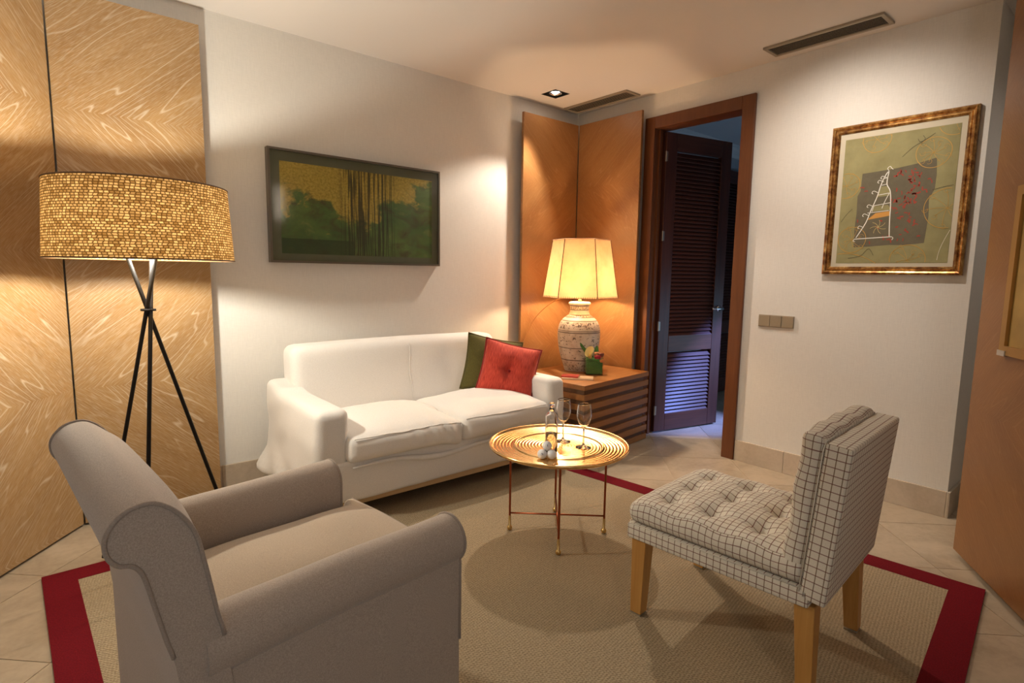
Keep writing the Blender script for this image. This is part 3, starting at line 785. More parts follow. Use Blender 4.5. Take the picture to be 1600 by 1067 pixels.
# ------------------------------------------------------------------ taupe armchair
def armchair():
    yaw = math.radians(7); cx, cy = 0.75, 1.05
    t = thing('armchair', 'taupe wool armchair with rolled back and arms in the left foreground', 'armchair',
        (cx - 0.35 * math.cos(yaw) - 0.33 * math.sin(yaw), cy - 0.35 * math.sin(yaw) + 0.33 * math.cos(yaw), 0.0075), yaw)
    tm = M['taupe']
    key = [(-0.515, 0.28), (-0.532, 0.45), (-0.547, 0.594), (-0.556, 0.639), (-0.569, 0.719), (-0.583, 0.787), (-0.605, 0.827), (-0.631, 0.850), (-0.653, 0.855), (-0.678, 0.848), (-0.696, 0.830), (-0.703, 0.811), (-0.700, 0.788), (-0.688, 0.771), (-0.672, 0.765), (-0.661, 0.752), (-0.654, 0.73), (-0.644, 0.68), (-0.632, 0.622), (-0.621, 0.57), (-0.606, 0.42), (-0.60, 0.04), (-0.515, 0.04)]
    prof = catmull([(l + 0.35, z - 0.0075) for l, z in key[:-2]], 4) + [(key[-2][0] + 0.35, 0.04), (key[-1][0] + 0.35, 0.04)]
    # back cushioned a little across the width
    v, fc = extrude(prof, -0.33, 0.305, 'y', 24)
    vv = []
    for (x, y, z) in v:
        k = (1 - (abs(y + 0.02) / 0.315) ** 4) * sstep(0.35, 0.6, z)
        front = 1 if x > -0.26 + 0.0 else 0
        vv.append((x + 0.016 * k * front + 0.030 * (y + 0.33) / 0.62, y, z + 0.004 * k * sstep(0.78, 0.85, z)))
    bk = obj('backrest', (vv, fc), tm, t, smooth=True, angle=50)
    n0 = 0
    edge = [p for p in prof if p[1] > 0.57]
    for s in (-1, 1):
        obj('piping', tube([(x if s < 0 else x + 0.0305, -0.331 if s < 0 else 0.306, z) for x, z in edge], 0.0036, 8), M['taupe_piping'], bk, smooth=True)
    for s in (-1, 1):
        cyy, czz, rr = s * 0.281, 0.553, 0.058
        out = [(s * 0.318, 0.04), (s * 0.320, 0.30), (s * 0.321, 0.50)]
        for k in range(19):
            a = math.radians(-48 + (180 + 48) * k / 18)
            out.append((cyy + s * rr * math.cos(a), czz + rr * math.sin(a)))
        out += [(s * 0.224, 0.45), (s * 0.226, 0.25), (s * 0.226, 0.04)]
        v, fc = extrude(out, -0.225, 0.348, 'x', 14)
        vv = [(x, y + 0.004 * nz(x, y, z, 6) - s * 0.004 * math.sin(PI * (x + 0.225) / 0.57), z + 0.004 * nz(x + 3, y, z, 5)) for x, y, z in v]
        am = obj('armrest', (vv, fc), tm, t, smooth=True, angle=45)
        obj('piping', tube([(0.349, y, z) for y, z in out[1:-1]], 0.0036, 8), M['taupe_piping'], am, smooth=True)
    obj('seat_base', xf(softbox(0.56, 0.452, 0.26, 0.02, (6, 6, 4)), Matrix.Translation((0.075, 0, 0.17))), tm, t, smooth=True)
    def fc_(x, y, z):
        top = sstep(-0.03, 0.05, z)
        z += top * 0.035 * max(0, 1 - (abs(x) / 0.30) ** 2.5) * max(0, 1 - (abs(y) / 0.225) ** 2.5)
        z += 0.006 * nz(x, y, 0.3, 6) * top
        w = sstep(0.255, 0.285, x); y *= 1 + (0.28 if y > 0 else 0.0) * w
        return x, y, z
    cu = obj('seat_cushion', xf(softbox(0.64, 0.446, 0.15, 0.045, (26, 16, 4), fc_), Matrix.Translation((0.105, 0, 0.412))), M['taupe_cushion'], t, smooth=True)
    pp = []
    for i in range(41):
        a = i / 40
        if a < 0.2: p = (0.285 + 0.018 * a / 0.2, -0.21 , 0.052)
        p = (0.306, -0.205 + 0.41 * a, 0.064)
        q = fc_(*p); pp.append((q[0] + 0.105 - 0.002, q[1], q[2] + 0.412 - 0.002))
    obj('piping', tube(pp, 0.0035, 6), M['taupe_piping'], cu, smooth=True)
    for x in (-0.2, 0.30):
        for y in (-0.27, 0.27):
            obj('foot', lathe([(0, 0), (0.018, 0), (0.024, 0.045), (0, 0.045)], 12), M['stand_dark'], t, (x, y, 0))
armchair()

# ------------------------------------------------------------------ checked slipper chair
def slipper_chair():
    t = thing('slipper_chair', 'low armless chair in cream checked fabric with tufted seat and beech legs', 'chair', (1.828, 0.876, 0.0075), math.radians(4))
    ck = M['check']
    obj('seat_rail', xf(softbox(0.52, 0.60, 0.055, 0.008, (8, 8, 2)), Matrix.Translation((0, 0.012, 0.306))), ck, t, smooth=True)
    obj('piping', tube([(-0.258, -0.27, 0.334), (-0.261, 0.0, 0.334), (-0.258, 0.295, 0.334), (-0.24, 0.312, 0.334), (0.24, 0.312, 0.334), (0.258, 0.295, 0.334), (0.261, 0, 0.334), (0.258, -0.27, 0.334)], 0.0018, 6), ck, t, smooth=True)
    tf = [(x, y) for x in (-0.15, 0.0, 0.15) for y in (-0.13, 0.03, 0.18)]
    def fs(x, y, z):
        top = sstep(-0.02, 0.03, z)
        z += top * 0.018 * max(0, 1 - (abs(x) / 0.26) ** 3) * max(0, 1 - (abs(y) / 0.29) ** 3)
        for (a, b) in tf:
            d2 = (x - a) ** 2 + (y - b) ** 2
            z -= top * 0.030 * math.exp(-d2 / 0.0011)
            z -= top * 0.007 * math.exp(-min((x - a) ** 2 / 0.0002 + (y - b) ** 2 / 0.006, (y - b) ** 2 / 0.0002 + (x - a) ** 2 / 0.006))
        # wavy upper edge of the seat sides
        z += top * 0.005 * math.sin(y * 38) * sstep(0.20, 0.26, abs(x)) - top * 0.004 * sstep(0.25, 0.29, y)
        if abs(x) > 0.2: x += (0.004 if x > 0 else -0.004) * math.cos(z * 60)
        return x, y, z
    sc = obj('seat_cushion', xf(softbox(0.52, 0.585, 0.085, 0.028, (52, 56, 4), fs), Matrix.Translation((0, 0.02, 0.377))), ck, t, smooth=True)
    for (a, b) in tf:
        obj('button', lathe([(0, 0.004), (0.006, 0.003), (0.008, 0), (0, -0.002)], 10), ck, sc, (a, b + 0.02, 0.377 + fs(a, b, 0.0425)[2] + 0.001), None, True)
    lean = Matrix.Translation((0, -0.295, 0.30)) @ Matrix.Rotation(math.radians(4.5), 4, 'X')
    obj('back_panel', xf(softbox(0.52, 0.068, 0.46, 0.008, (10, 2, 10)), lean @ Matrix.Translation((0, 0.0, 0.232))), ck, t, smooth=True)
    tb = [(x, z) for x in (-0.15, 0.0, 0.15) for z in (-0.02, 0.12)]
    def fb(x, y, z):
        fr = sstep(-0.01, 0.02, y)
        y += fr * 0.014 * max(0, 1 - (abs(x) / 0.26) ** 3)
        for (a, b) in tb: y -= fr * 0.022 * math.exp(-((x - a) ** 2 + (z - b) ** 2) / 0.0012)
        y += fr * 0.004 * math.sin(z * 34) * sstep(0.2, 0.26, abs(x))
        if z > 0.17: z += 0.004 * math.sin(x * 40)
        return x, y, z
    bc = obj('back_cushion', xf(softbox(0.518, 0.062, 0.43, 0.024, (52, 4, 40), fb), lean @ Matrix.Translation((0, 0.064, 0.262))), ck, t, smooth=True)
    obj('piping', tube([lean @ Vector(p) for p in [(-0.26, 0.036, 0.02), (-0.26, 0.036, 0.44), (-0.245, 0.036, 0.463), (0.245, 0.036, 0.463), (0.26, 0.036, 0.44), (0.26, 0.036, 0.02)]], 0.0018, 6), ck, t, smooth=True)
    for sx in (-1, 1):
        for sy in (-1, 1):
            a, b = 0.028, 0.021
            tx, ty = sx * 0.222, (0.268 if sy > 0 else -0.275); bx, by = sx * 0.232, (0.268 if sy > 0 else -0.292)
            v = [(tx + p * a, ty + q * a, 0.285) for p, q in ((-1, -1), (1, -1), (1, 1), (-1, 1))] + [(bx + p * b, by + q * b, 0.006) for p, q in ((-1, -1), (1, -1), (1, 1), (-1, 1))]
            lg = obj('leg', (v, [(0, 1, 2, 3), (7, 6, 5, 4), (0, 4, 5, 1), (1, 5, 6, 2), (2, 6, 7, 3), (3, 7, 4, 0)]), M['beech'], t, bevel=0.002)
            obj('glide', box(bx - b, bx + b, by - b, by + b, 0, 0.006), M['steel'], lg)
slipper_chair()

# ------------------------------------------------------------------ brass tray table
TX, TY, TZ = 1.796, 1.762, 0.43
def tray_table():
    t = thing('tray_table', 'round brass tray table with thin copper legs on the rug', 'table', (TX, TY, 0.0075), math.radians(2))
    pr = [(0, 0.0)]
    R0, R1, R2 = 0.195, 0.21, 0.322
    k = 0
    for i in range(1, 20 * 4 + 1):
        x = R0 * i / 80; pr.append((x, 0.0009 * math.sin(2 * PI * x / 0.0150)))
    pr += [(0.198, 0.003), (0.2025, 0.0062), (0.207, 0.003), (0.21, 0.0)]
    for i in range(1, 40 + 1):
        x = 0.21 + 0.092 * i / 40; pr.append((x, 0.004 * (i / 40) ** 2 + 0.0009 * math.sin(2 * PI * (x - 0.21) / 0.0153)))
    pr += [(0.306, 0.006), (0.312, 0.013), (0.317, 0.0155), (0.3215, 0.013), (0.322, 0.008), (0.317, 0.001), (0.305, -0.006), (0.21, -0.009), (0, -0.009)]
    obj('tray', lathe(pr, 96), M['brass'], t, (0, 0, TZ - 0.0075 - 0.006), None, True)
    hs_ = 0.156
    fr = [(0.155 * math.cos(2 * PI * i / 40) * 1.42, 0.155 * math.sin(2 * PI * i / 40) * 1.42, 0.406) for i in range(40)]
    obj('ring', tube(fr, 0.004, 8, True), M['copper'], t, smooth=True)
    for sx in (-1, 1):
        for sy in (-1, 1):
            lg = obj('leg', tube([(sx * hs_, sy * hs_, 0.02), (sx * hs_, sy * hs_, 0.09), (sx * hs_, sy * hs_, 0.408)], 0.0052, 10), M['copper'], t, smooth=True, angle=50)
            obj('ball_foot', lathe([(0, 0), (0.006, 0.0008), (0.0105, 0.004), (0.013, 0.012), (0.0105, 0.020), (0.006, 0.0235), (0.0058, 0.07), (0.0052, 0.072), (0, 0.072)], 16), M['foot_brass'], lg, (sx * hs_, sy * hs_, 0), None, True)
    for s in (-1, 1):
        obj('stretcher', tube([(-hs_, -s * hs_, 0.088 + 0.004 * s), (hs_, s * hs_, 0.088 + 0.004 * s)], 0.0042, 8), M['copper'], t, smooth=True)
tray_table()

ZT = TZ - 0.005
def wine_glass(label, x, y):
    t = thing('wine_glass', label, 'glass', (x, y, ZT), 0, 'stemmed glasses on the brass tray')
    o = [(0, 0.0), (0.034, 0.0), (0.035, 0.0015), (0.02, 0.004), (0.007, 0.010), (0.004, 0.02), (0.0037, 0.06), (0.0045, 0.085), (0.008, 0.093), (0.018, 0.103), (0.028, 0.120), (0.0335, 0.140), (0.034, 0.155), (0.031, 0.18), (0.0285, 0.2)]
    sm = catmull(o[4:], 4)
    obj('stem_foot', lathe(o[:4] + [(0.007, 0.010), (0.004, 0.02), (0.0037, 0.06), (0.0045, 0.085), (0.006, 0.0905), (0, 0.092)], 28), M['glass'], t, None, None, True)
    outer = catmull([(0.0001, 0.0905), (0.008, 0.0935), (0.018, 0.103), (0.028, 0.120), (0.0335, 0.140), (0.034, 0.155), (0.0315, 0.18), (0.0285, 0.202)], 4)
    inner = [(max(0.0, rr - 0.0011), z + (0.0012 if rr < 0.012 else 0.0004)) for rr, z in outer]
    obj('bowl', lathe(outer + list(reversed(inner)), 36), M['glass'], t, None, None, True)
wine_glass('stemmed wine glass standing alone on the right of the brass tray', 1.868, 1.675)
wine_glass('stemmed wine glass half hidden behind the clear bottle', 1.858, 1.795)
def bottle():
    t = thing('bottle', 'slim clear glass bottle with pale liquid on the brass tray', 'bottle', (1.690, 1.705, ZT))
    out = [(0, 0), (0.024, 0), (0.0275, 0.003), (0.0275, 0.05), (0.0270, 0.165), (0.0250, 0.176), (0.017, 0.184), (0.0125, 0.189), (0.0115, 0.20), (0.0115, 0.203)]
    inn = [(0.0085, 0.203), (0.009, 0.188), (0.014, 0.182), (0.0225, 0.174), (0.0245, 0.163), (0.0250, 0.05), (0.0250, 0.008), (0, 0.008)]
    obj('body', lathe(out + inn, 36), M['glass'], t, None, None, True)
    obj('liquid', lathe([(0, 0.0082), (0.0249, 0.0082), (0.0249, 0.05), (0.0247, 0.09), (0, 0.09)], 32), M['water'], t, None, None, True)
    obj('stopper', lathe([(0, 0.203), (0.0085, 0.203), (0.010, 0.208), (0.0135, 0.211), (0.0135, 0.222), (0.011, 0.226), (0, 0.227)], 20), M['glass'], t, None, None, True)
bottle()
def _golf():
    k = N('golf_ball'); v = k.coord('Object')
    vo = k.n('ShaderNodeTexVoronoi', Vector=v, Scale=240.0).outputs['Distance']
    k.set(color=(0.82, 0.84, 0.86), rough=0.3); k.bump(k.ramp(vo, [(0.25, (0, 0, 0)), (0.5, (1, 1, 1))]), 0.35, 0.002); return k.m
M['golf'] = _golf(); M['ink'] = plain('print_ink', (0.03, 0.04, 0.12), 0.5)
BR = 0.0205
gp = [(1.605, 1.672, 0.0), (1.6355, 1.6445, 0.0)]
mx, my = (gp[0][0] + gp[1][0]) / 2, (gp[0][1] + gp[1][1]) / 2
gl = ['golf ball leaning lowest left against two others on the tray', 'golf ball at the lower right of the trio on the tray', 'golf ball resting on top of the two others, before the bottle']
d = Vector((1, 1)).normalized()
gp.append((mx + d.x * 0.012, my + d.y * 0.012, 0.0335))
for i, (x, y, z) in enumerate(gp):
    g = thing('golf_ball', gl[i], 'ball', (x, y, ZT + BR + z), 0, 'golf balls on the brass tray')
    pr = [(BR * math.sin(PI * k / 20), -BR * math.cos(PI * k / 20)) for k in range(21)]; pr[0] = (0, -BR); pr[-1] = (0, BR)
    obj('ball', lathe(pr, 32), M['golf'], g, None, None, True)
    if i in (0, 2):
        az = math.atan2(-y, -x); c0 = Vector((math.cos(az + 0.1), math.sin(az + 0.1), 0.35)).normalized()
        tt = Vector((-c0.y, c0.x, 0)).normalized(); bb = c0.cross(tt)
        pts = [(c0 * 1.0 + tt * a + bb * b).normalized() * (BR + 0.0001) for a, b in ((-0.22, 0.16 if i == 0 else 0), (-0.05, 0.0), (0.12, -0.14 if i == 0 else 0.02))] if i == 0 else [(c0 + bb * b).normalized() * (BR + 0.0001) for b in (-0.22, 0.0, 0.22)]
        obj('print_mark', tube(pts, 0.0011, 6), M['ink'], g)

# ------------------------------------------------------------------ tripod floor lamp
def floor_lamp():
    t = thing('floor_lamp', 'tripod floor lamp with black rods and a wide woven raffia drum shade', 'lamp', (0.330, 2.545, 0.0085))
    zb, zt = 1.240, 1.512; rb, rt = 0.306, 0.290
    t_ = 0.0015
    sh = obj('shade', lathe([(rb, zb - 0.0085), (rt, zt - 0.0085)], 96, (124, 30)), M['raffia'], t, None, None, True)
    for rr, z in ((rb, zb), (rt, zt)):
        obj('shade_rim', tube([(rr * math.cos(2 * PI * i / 64), rr * math.sin(2 * PI * i / 64), z - 0.0085) for i in range(64)], 0.0028, 6, True), plain('rim_brown', (0.14, 0.07, 0.025), 0.7), sh, smooth=True)
    hub = Vector((0, 0, 1.04)); ax = Vector((0.99, -0.13, 0)); ay = Vector((0.13, 0.99, 0))
    for k, ph in enumerate((16, 136, 256)):
        a = math.radians(ph); dd = ax * math.cos(a) + ay * math.sin(a)
        side = Vector((-dd.y, dd.x, 0)) * 0.008
        foot = dd * 0.285 + Vector((0, 0, 0.004)); top = hub + (hub - foot) * (0.225 / 1.036)
        obj('leg', tube([foot + side, hub + side, top + side], 0.0075, 10), M['black_metal'], t, smooth=True)
    obj('hub_ring', lathe([(0.017, -0.004), (0.026, -0.004), (0.026, 0.004), (0.017, 0.004), (0.017, -0.004)], 24), M['black_metal'], t, (0, 0, 1.04), None, True)
    sp = join(*[tube([(0, 0, 1.245), (math.cos(a) * (rb - 0.006), math.sin(a) * (rb - 0.006), 1.245)], 0.0025, 6) for a in (0.3, 0.3 + 2 * PI / 3, 0.3 + 4 * PI / 3)])
    obj('shade_spider', sp, M['black_metal'], t)
    obj('socket', lathe([(0, 1.235), (0.016, 1.235), (0.018, 1.28), (0, 1.28)], 16), M['black_metal'], t, None, None, True)
    bl = obj('bulb', lathe([(0, 1.28), (0.014, 1.28), (0.03, 1.31), (0.032, 1.33), (0.024, 1.352), (0, 1.362)], 20), emis('lamp_bulb', FLOOR_LAMP[1], 12.0), t, None, None, True)
    bl.visible_shadow = True
    ld = bpy.data.lights.new('floor_lamp_light', 'POINT'); ld.energy = FLOOR_LAMP[0]; ld.color = FLOOR_LAMP[1]; ld.shadow_soft_size = 0.035
    link(bpy.data.objects.new('floor_lamp_light', ld), t, (0, 0, 1.325))
    bl.data.materials[0].use_nodes = True
    # clear envelope so that the light inside gets out
    bl.data.materials.clear(); bl.data.materials.append(M['bulb_glass'])
M['bulb_glass'] = glossy_glass('bulb_glass')
floor_lamp()

# ------------------------------------------------------------------ side stand with the table lamp
SYAW = math.radians(6.5); SFL = Vector((2.612, 2.345)); SWD, SDP, SZ = 0.80, 0.62, 0.508
def side_stand():
    t = thing('side_table', 'low cube side table of stacked brown wooden planks beside the sofa', 'table', (SFL.x, SFL.y, 0), SYAW)
    obj('core', box(0.055, SWD - 0.055, 0.055, SDP - 0.055, 0.0, SZ - 0.03), M['stand_dark'], t)
    obj('top', box(0, SWD, 0, SDP, SZ - 0.032, SZ), M['stand'], t, bevel=0.002)
    z = SZ - 0.032; i = 0; m = None
    while z > 0.06:
        zb = z - 0.0290
        obj('spacer', box(0.012, SWD - 0.05, 0.012, SDP - 0.022, zb, z), M['stand_dark'], t)
        z = zb; zb = max(0.002, z - 0.0385)
        obj('plank', box(0, SWD, 0, SDP, zb, z), M['stand'], t, bevel=0.002)
        z = zb
side_stand()
def spos(a, b): return (SFL.x + a * math.cos(SYAW) - b * math.sin(SYAW), SFL.y + a * math.sin(SYAW) + b * math.cos(SYAW))

def table_lamp():
    x, y = 3.035, 2.80
    t = thing('table_lamp', 'table lamp with painted ceramic jar base and lit six-panel parchment shade', 'lamp', (x, y, SZ))
    prof = catmull([(0.098, 0.0), (0.103, 0.01), (0.112, 0.04), (0.134, 0.11), (0.150, 0.19), (0.155, 0.26), (0.150, 0.32), (0.130, 0.365), (0.098, 0.395), (0.078, 0.41), (0.070, 0.43), (0.068, 0.455), (0.072, 0.475), (0.080, 0.486), (0.078, 0.497), (0.066, 0.502)], 5)
    jr = obj('jar', lathe([(0, 0)] + prof + [(0, 0.502)], 56), M['jar'], t, None, None, True)
    obj('neck_rod', lathe([(0, 0.502), (0.012, 0.502), (0.010, 0.58), (0, 0.58)], 12), M['foot_brass'], t, None, None, True)
    zb, zt, rb, rt = 0.535, 0.945, 0.272, 0.207; ph = math.radians(9)
    sh = None
    vb = [(rb * math.cos(ph + i * PI / 3), rb * math.sin(ph + i * PI / 3), zb) for i in range(6)]
    vt = [(rt * math.cos(ph + i * PI / 3), rt * math.sin(ph + i * PI / 3), zt) for i in range(6)]
    sh = obj('shade', ([Vector(p) for p in vb] + [Vector(p) for p in vt], [(i, (i + 1) % 6, 6 + (i + 1) % 6, 6 + i) for i in range(6)]), M['parchment'], t)
    for i in range(6):
        obj('seam', tube([vb[i], vt[i]], 0.0028, 6), M['stitch'], sh)
    for ring in (vb, vt):
        pts = []
        for i in range(6):
            a, b = Vector(ring[i]), Vector(ring[(i + 1) % 6])
            pts += [a.lerp(b, k / 12) for k in range(12)]
        obj('rim', tube(pts, 0.003, 6, True), M['parchment'], sh)
    # whip stitches along the lower rim
    st = []
    for i in range(6):
        a, b = Vector(vb[i]), Vector(vb[(i + 1) % 6])
        for k in range(18):
            p = a.lerp(b, (k + 0.5) / 18); n = Vector((p.x, p.y, 0)).normalized()
            st.append(tube([p + n * 0.002 + Vector((0, 0, 0.012)), p + n * 0.0045 + Vector((0, 0, -0.002))], 0.0016, 4))
    so = obj('lacing', join(*st), M['stitch'], sh); so['kind'] = 'stuff'
    obj('spider', join(*[tube([(0, 0, 0.58), (vb[i][0] * 0.98, vb[i][1] * 0.98, 0.545)], 0.002, 6) for i in (0, 2, 4)]), M['foot_brass'], t)
    obj('bulb', lathe([(0, 0.58), (0.014, 0.585), (0.03, 0.64), (0.024, 0.67), (0, 0.68)], 20), M['bulb_glass'], t, None, None, True)
    ld = bpy.data.lights.new('table_lamp_light', 'POINT'); ld.energy = TABLE_LAMP[0]; ld.color = TABLE_LAMP[1]; ld.shadow_soft_size = 0.03
    link(bpy.data.objects.new('table_lamp_light', ld), t, (0, 0, 0.620))
    cd = catmull([(-0.10, 0.06, 0.02), (-0.17, 0.20, 0.06), (-0.13, 0.36, 0.33), (-0.20, 0.365, 0.22), (-0.33, 0.36, 0.07), (-0.47, 0.34, -0.08)], 6)
    obj('cord', tube(catmull([(0.0, 0.02, 0.55), (-0.06, 0.2, 0.50), (-0.12, 0.35, 0.36), (-0.20, 0.372, 0.20), (-0.30, 0.372, 0.09), (-0.375, 0.370, 0.004)], 6), 0.0025, 6), plain('cord_brown', (0.30, 0.12, 0.03), 0.6), t, smooth=True)
table_lamp()

def flower_vase():
    x, y = 2.992, 2.612; s = 0.062; hh = 0.125
    t = thing('flower_vase', 'square glass vase lined with green leaf holding mixed blooms', 'vase', (x, y, SZ), math.radians(-40))
    outer = box(-s, s, -s, s, 0, hh)
    gm = M['thin_glass']
    for (x0, x1, y0, y1) in ((-s, s, -s, -s + 0.003), (-s, s, s - 0.003, s), (-s, -s + 0.003, -s + 0.003, s - 0.003), (s - 0.003, s, -s + 0.003, s - 0.003)):
        obj('glass_side', box(x0, x1, y0, y1, 0, hh), gm, t)
    obj('glass_bottom', box(-s + 0.003, s - 0.003, -s + 0.003, s - 0.003, 0, 0.006), gm, t)
    lf = N('leaf_green'); a = lf.noise(lf.mapv(lf.coord('Object'), (20, 20, 120)), 1.0, 2.0)
    lf.set(color=lf.ramp(a, [(0.3, (0.02, 0.09, 0.008)), (0.7, (0.05, 0.19, 0.02))]), rough=0.4)
    obj('leaf_lining', box(-s + 0.006, s - 0.006, -s + 0.006, s - 0.006, 0.008, hh - 0.012), lf.m, t, bevel=0.004)
    def blade(p0, p1, bend, w):
        V, F = [], []; a, b = Vector(p0), Vector(p1); n = 10
        side = (b - a).cross(Vector((0.3, 1, 0))).normalized()
        for i in range(n + 1):
            q = i / n; p = a.lerp(b, q) + Vector((0, 0, 1)) * bend * math.sin(PI * q); ww = w * math.sin(PI * min(1, 0.12 + q * 0.88)) ** 0.8
            V += [p - side * ww, p + Vector((0, -0.004, 0.003)), p + side * ww]
            if i: F += [(3 * i - 3, 3 * i - 2, 3 * i + 1, 3 * i), (3 * i - 2, 3 * i - 1, 3 * i + 2, 3 * i + 1)]
        return V, F
    l1 = obj('leaf', blade((-0.02, 0.0, 0.10), (-0.125, 0.03, 0.245), 0.01, 0.011), lf.m, t, smooth=True)
    obj('leaf', blade((0.02, 0.03, 0.10), (0.03, 0.05, 0.20), 0.01, 0.016), lf.m, t, smooth=True)
    obj('leaf', blade((0.0, 0.04, 0.10), (-0.05, 0.06, 0.17), 0.02, 0.016), lf.m, t, smooth=True)
    # cream calla
    V, F = [], []; n, m = 18, 8
    for j in range(m + 1):
        q = j / m
        for i in range(n + 1):
            a = -PI * 0.93 + 2 * PI * 0.93 * i / n; rr = 0.005 + 0.030 * q ** 1.3 * (1 + 0.15 * math.cos(a))
            V.append((rr * math.cos(a), rr * math.sin(a), 0.085 * q + 0.022 * q * q * math.cos(a)))
    for j in range(m):
        for i in range(n): F.append((j * (n + 1) + i, j * (n + 1) + i + 1, (j + 1) * (n + 1) + i + 1, (j + 1) * (n + 1) + i))
    ca = obj('calla_bloom', (V, F), plain('cream_petal', (0.72, 0.60, 0.28), 0.5), t, (-0.022, -0.018, 0.098), (math.radians(24), math.radians(-28), math.radians(20)), True)
    obj('spadix', tube([(0, 0, 0.01), (0.002, 0, 0.06)], [0.005, 0.003], 8), plain('spadix_yellow', (0.7, 0.45, 0.05), 0.6), ca, smooth=True)
    def rose(name, c, loc, R):
        k = plain(name + '_petal', c, 0.55)
        o = obj(name, lathe([(0, 0), (R * 0.7, R * 0.15), (R, R * 0.7), (R * 0.9, R * 1.2), (R * 0.55, R * 1.45), (0, R * 1.4)], 18), k, t, loc, None, True)
        for i in range(7):
            a = i * 2.4; q = 0.75 + 0.03 * i
            V, F = [], []
            for u_ in range(6):
                for v_ in range(5):
                    aa = a + (u_ / 5 - 0.5) * 1.5; zz = R * (0.3 + 1.15 * v_ / 4); rr = R * (1.0 + 0.10 * math.sin(PI * v_ / 4) + 0.12 * (v_ / 4) ** 3) * q * 1.12
                    V.append((rr * math.cos(aa), rr * math.sin(aa), zz - R * 0.25 * (u_ / 5 - 0.5) ** 2 * v_))
            for u_ in range(5):
                for v_ in range(4): F.append((u_ * 5 + v_, u_ * 5 + v_ + 1, u_ * 5 + v_ + 6, u_ * 5 + v_ + 5))
            obj('petal', (V, F), k, o, smooth=True)
    rose('crimson_bloom', (0.36, 0.012, 0.03), (0.024, -0.030, 0.105), 0.021)
    rose('brown_bloom', (0.22, 0.07, 0.035), (0.048, -0.005, 0.120), 0.021)
    rose('orange_bloom', (0.66, 0.22, 0.05), (0.046, -0.040, 0.085), 0.019)
    rose('peach_bloom', (0.62, 0.30, 0.13), (0.025, 0.012, 0.125), 0.020)
flower_vase()

# booklets at the near left edge of the stand
def booklet(label, p, ang, w, d_, h_, mat, z):
    t = thing('booklet', label, 'booklet', (p[0], p[1], z), ang)
    obj('cover', join(box(-w / 2, w / 2, -d_ / 2, d_ / 2, 0, 0.001), box(-w / 2, w / 2, -d_ / 2, d_ / 2, h_ - 0.001, h_), box(-w / 2, -w / 2 + 0.0012, -d_ / 2, d_ / 2, 0.001, h_ - 0.001)), mat, t)
    obj('pages', box(-w / 2 + 0.0014, w / 2 - 0.002, -d_ / 2 + 0.002, d_ / 2 - 0.002, 0.001, h_ - 0.001), plain('paper', (0.72, 0.66, 0.55), 0.8), t)
booklet('cream booklet lying under the red one beside the painted jar', spos(0.18, 0.19), math.radians(40), 0.11, 0.21, 0.009, plain('cream_cover', (0.60, 0.42, 0.26), 0.5), SZ)
booklet('small red booklet lying on the cream one beside the painted jar', spos(0.16, 0.235), math.radians(35), 0.085, 0.115, 0.010, plain('red_cover', (0.42, 0.03, 0.02), 0.5), SZ + 0.009)

# ------------------------------------------------------------------ pictures
def frame_bars(parent, w, h_, fw, dp, mat, prof=None, name='frame_bar'):
    """four mitred bars in the local XZ plane, wall at y=0, front at -dp; moulded when prof is given [(inset, height)]"""
    prof = prof or [(0, 0), (0, dp), (fw, dp), (fw, 0)]
    cs = [(-w / 2, 0), (w / 2, 0), (w / 2, h_), (-w / 2, h_)]; cen = [(1, 1), (-1, 1), (-1, -1), (1, -1)]
    for i in range(4):
        j = (i + 1) % 4; n = len(prof); V = []
        for c, s in ((cs[i], cen[i]), (cs[j], cen[j])):
            V += [(c[0] + s[0] * a, -b, c[1] + s[1] * a) for a, b in prof]
        F = [tuple(range(n)), tuple(range(n, 2 * n))] + [(k, (k + 1) % n, n + (k + 1) % n, n + k) for k in range(n)]
        obj(name, (V, F), mat, parent)

def uvplane(x0, x1, z0, z1, y):
    return [(x0, y, z0), (x1, y, z0), (x1, y, z1), (x0, y, z1)], [(0, 1, 2, 3)], [((0, 0), (1, 0), (1, 1), (0, 1))]

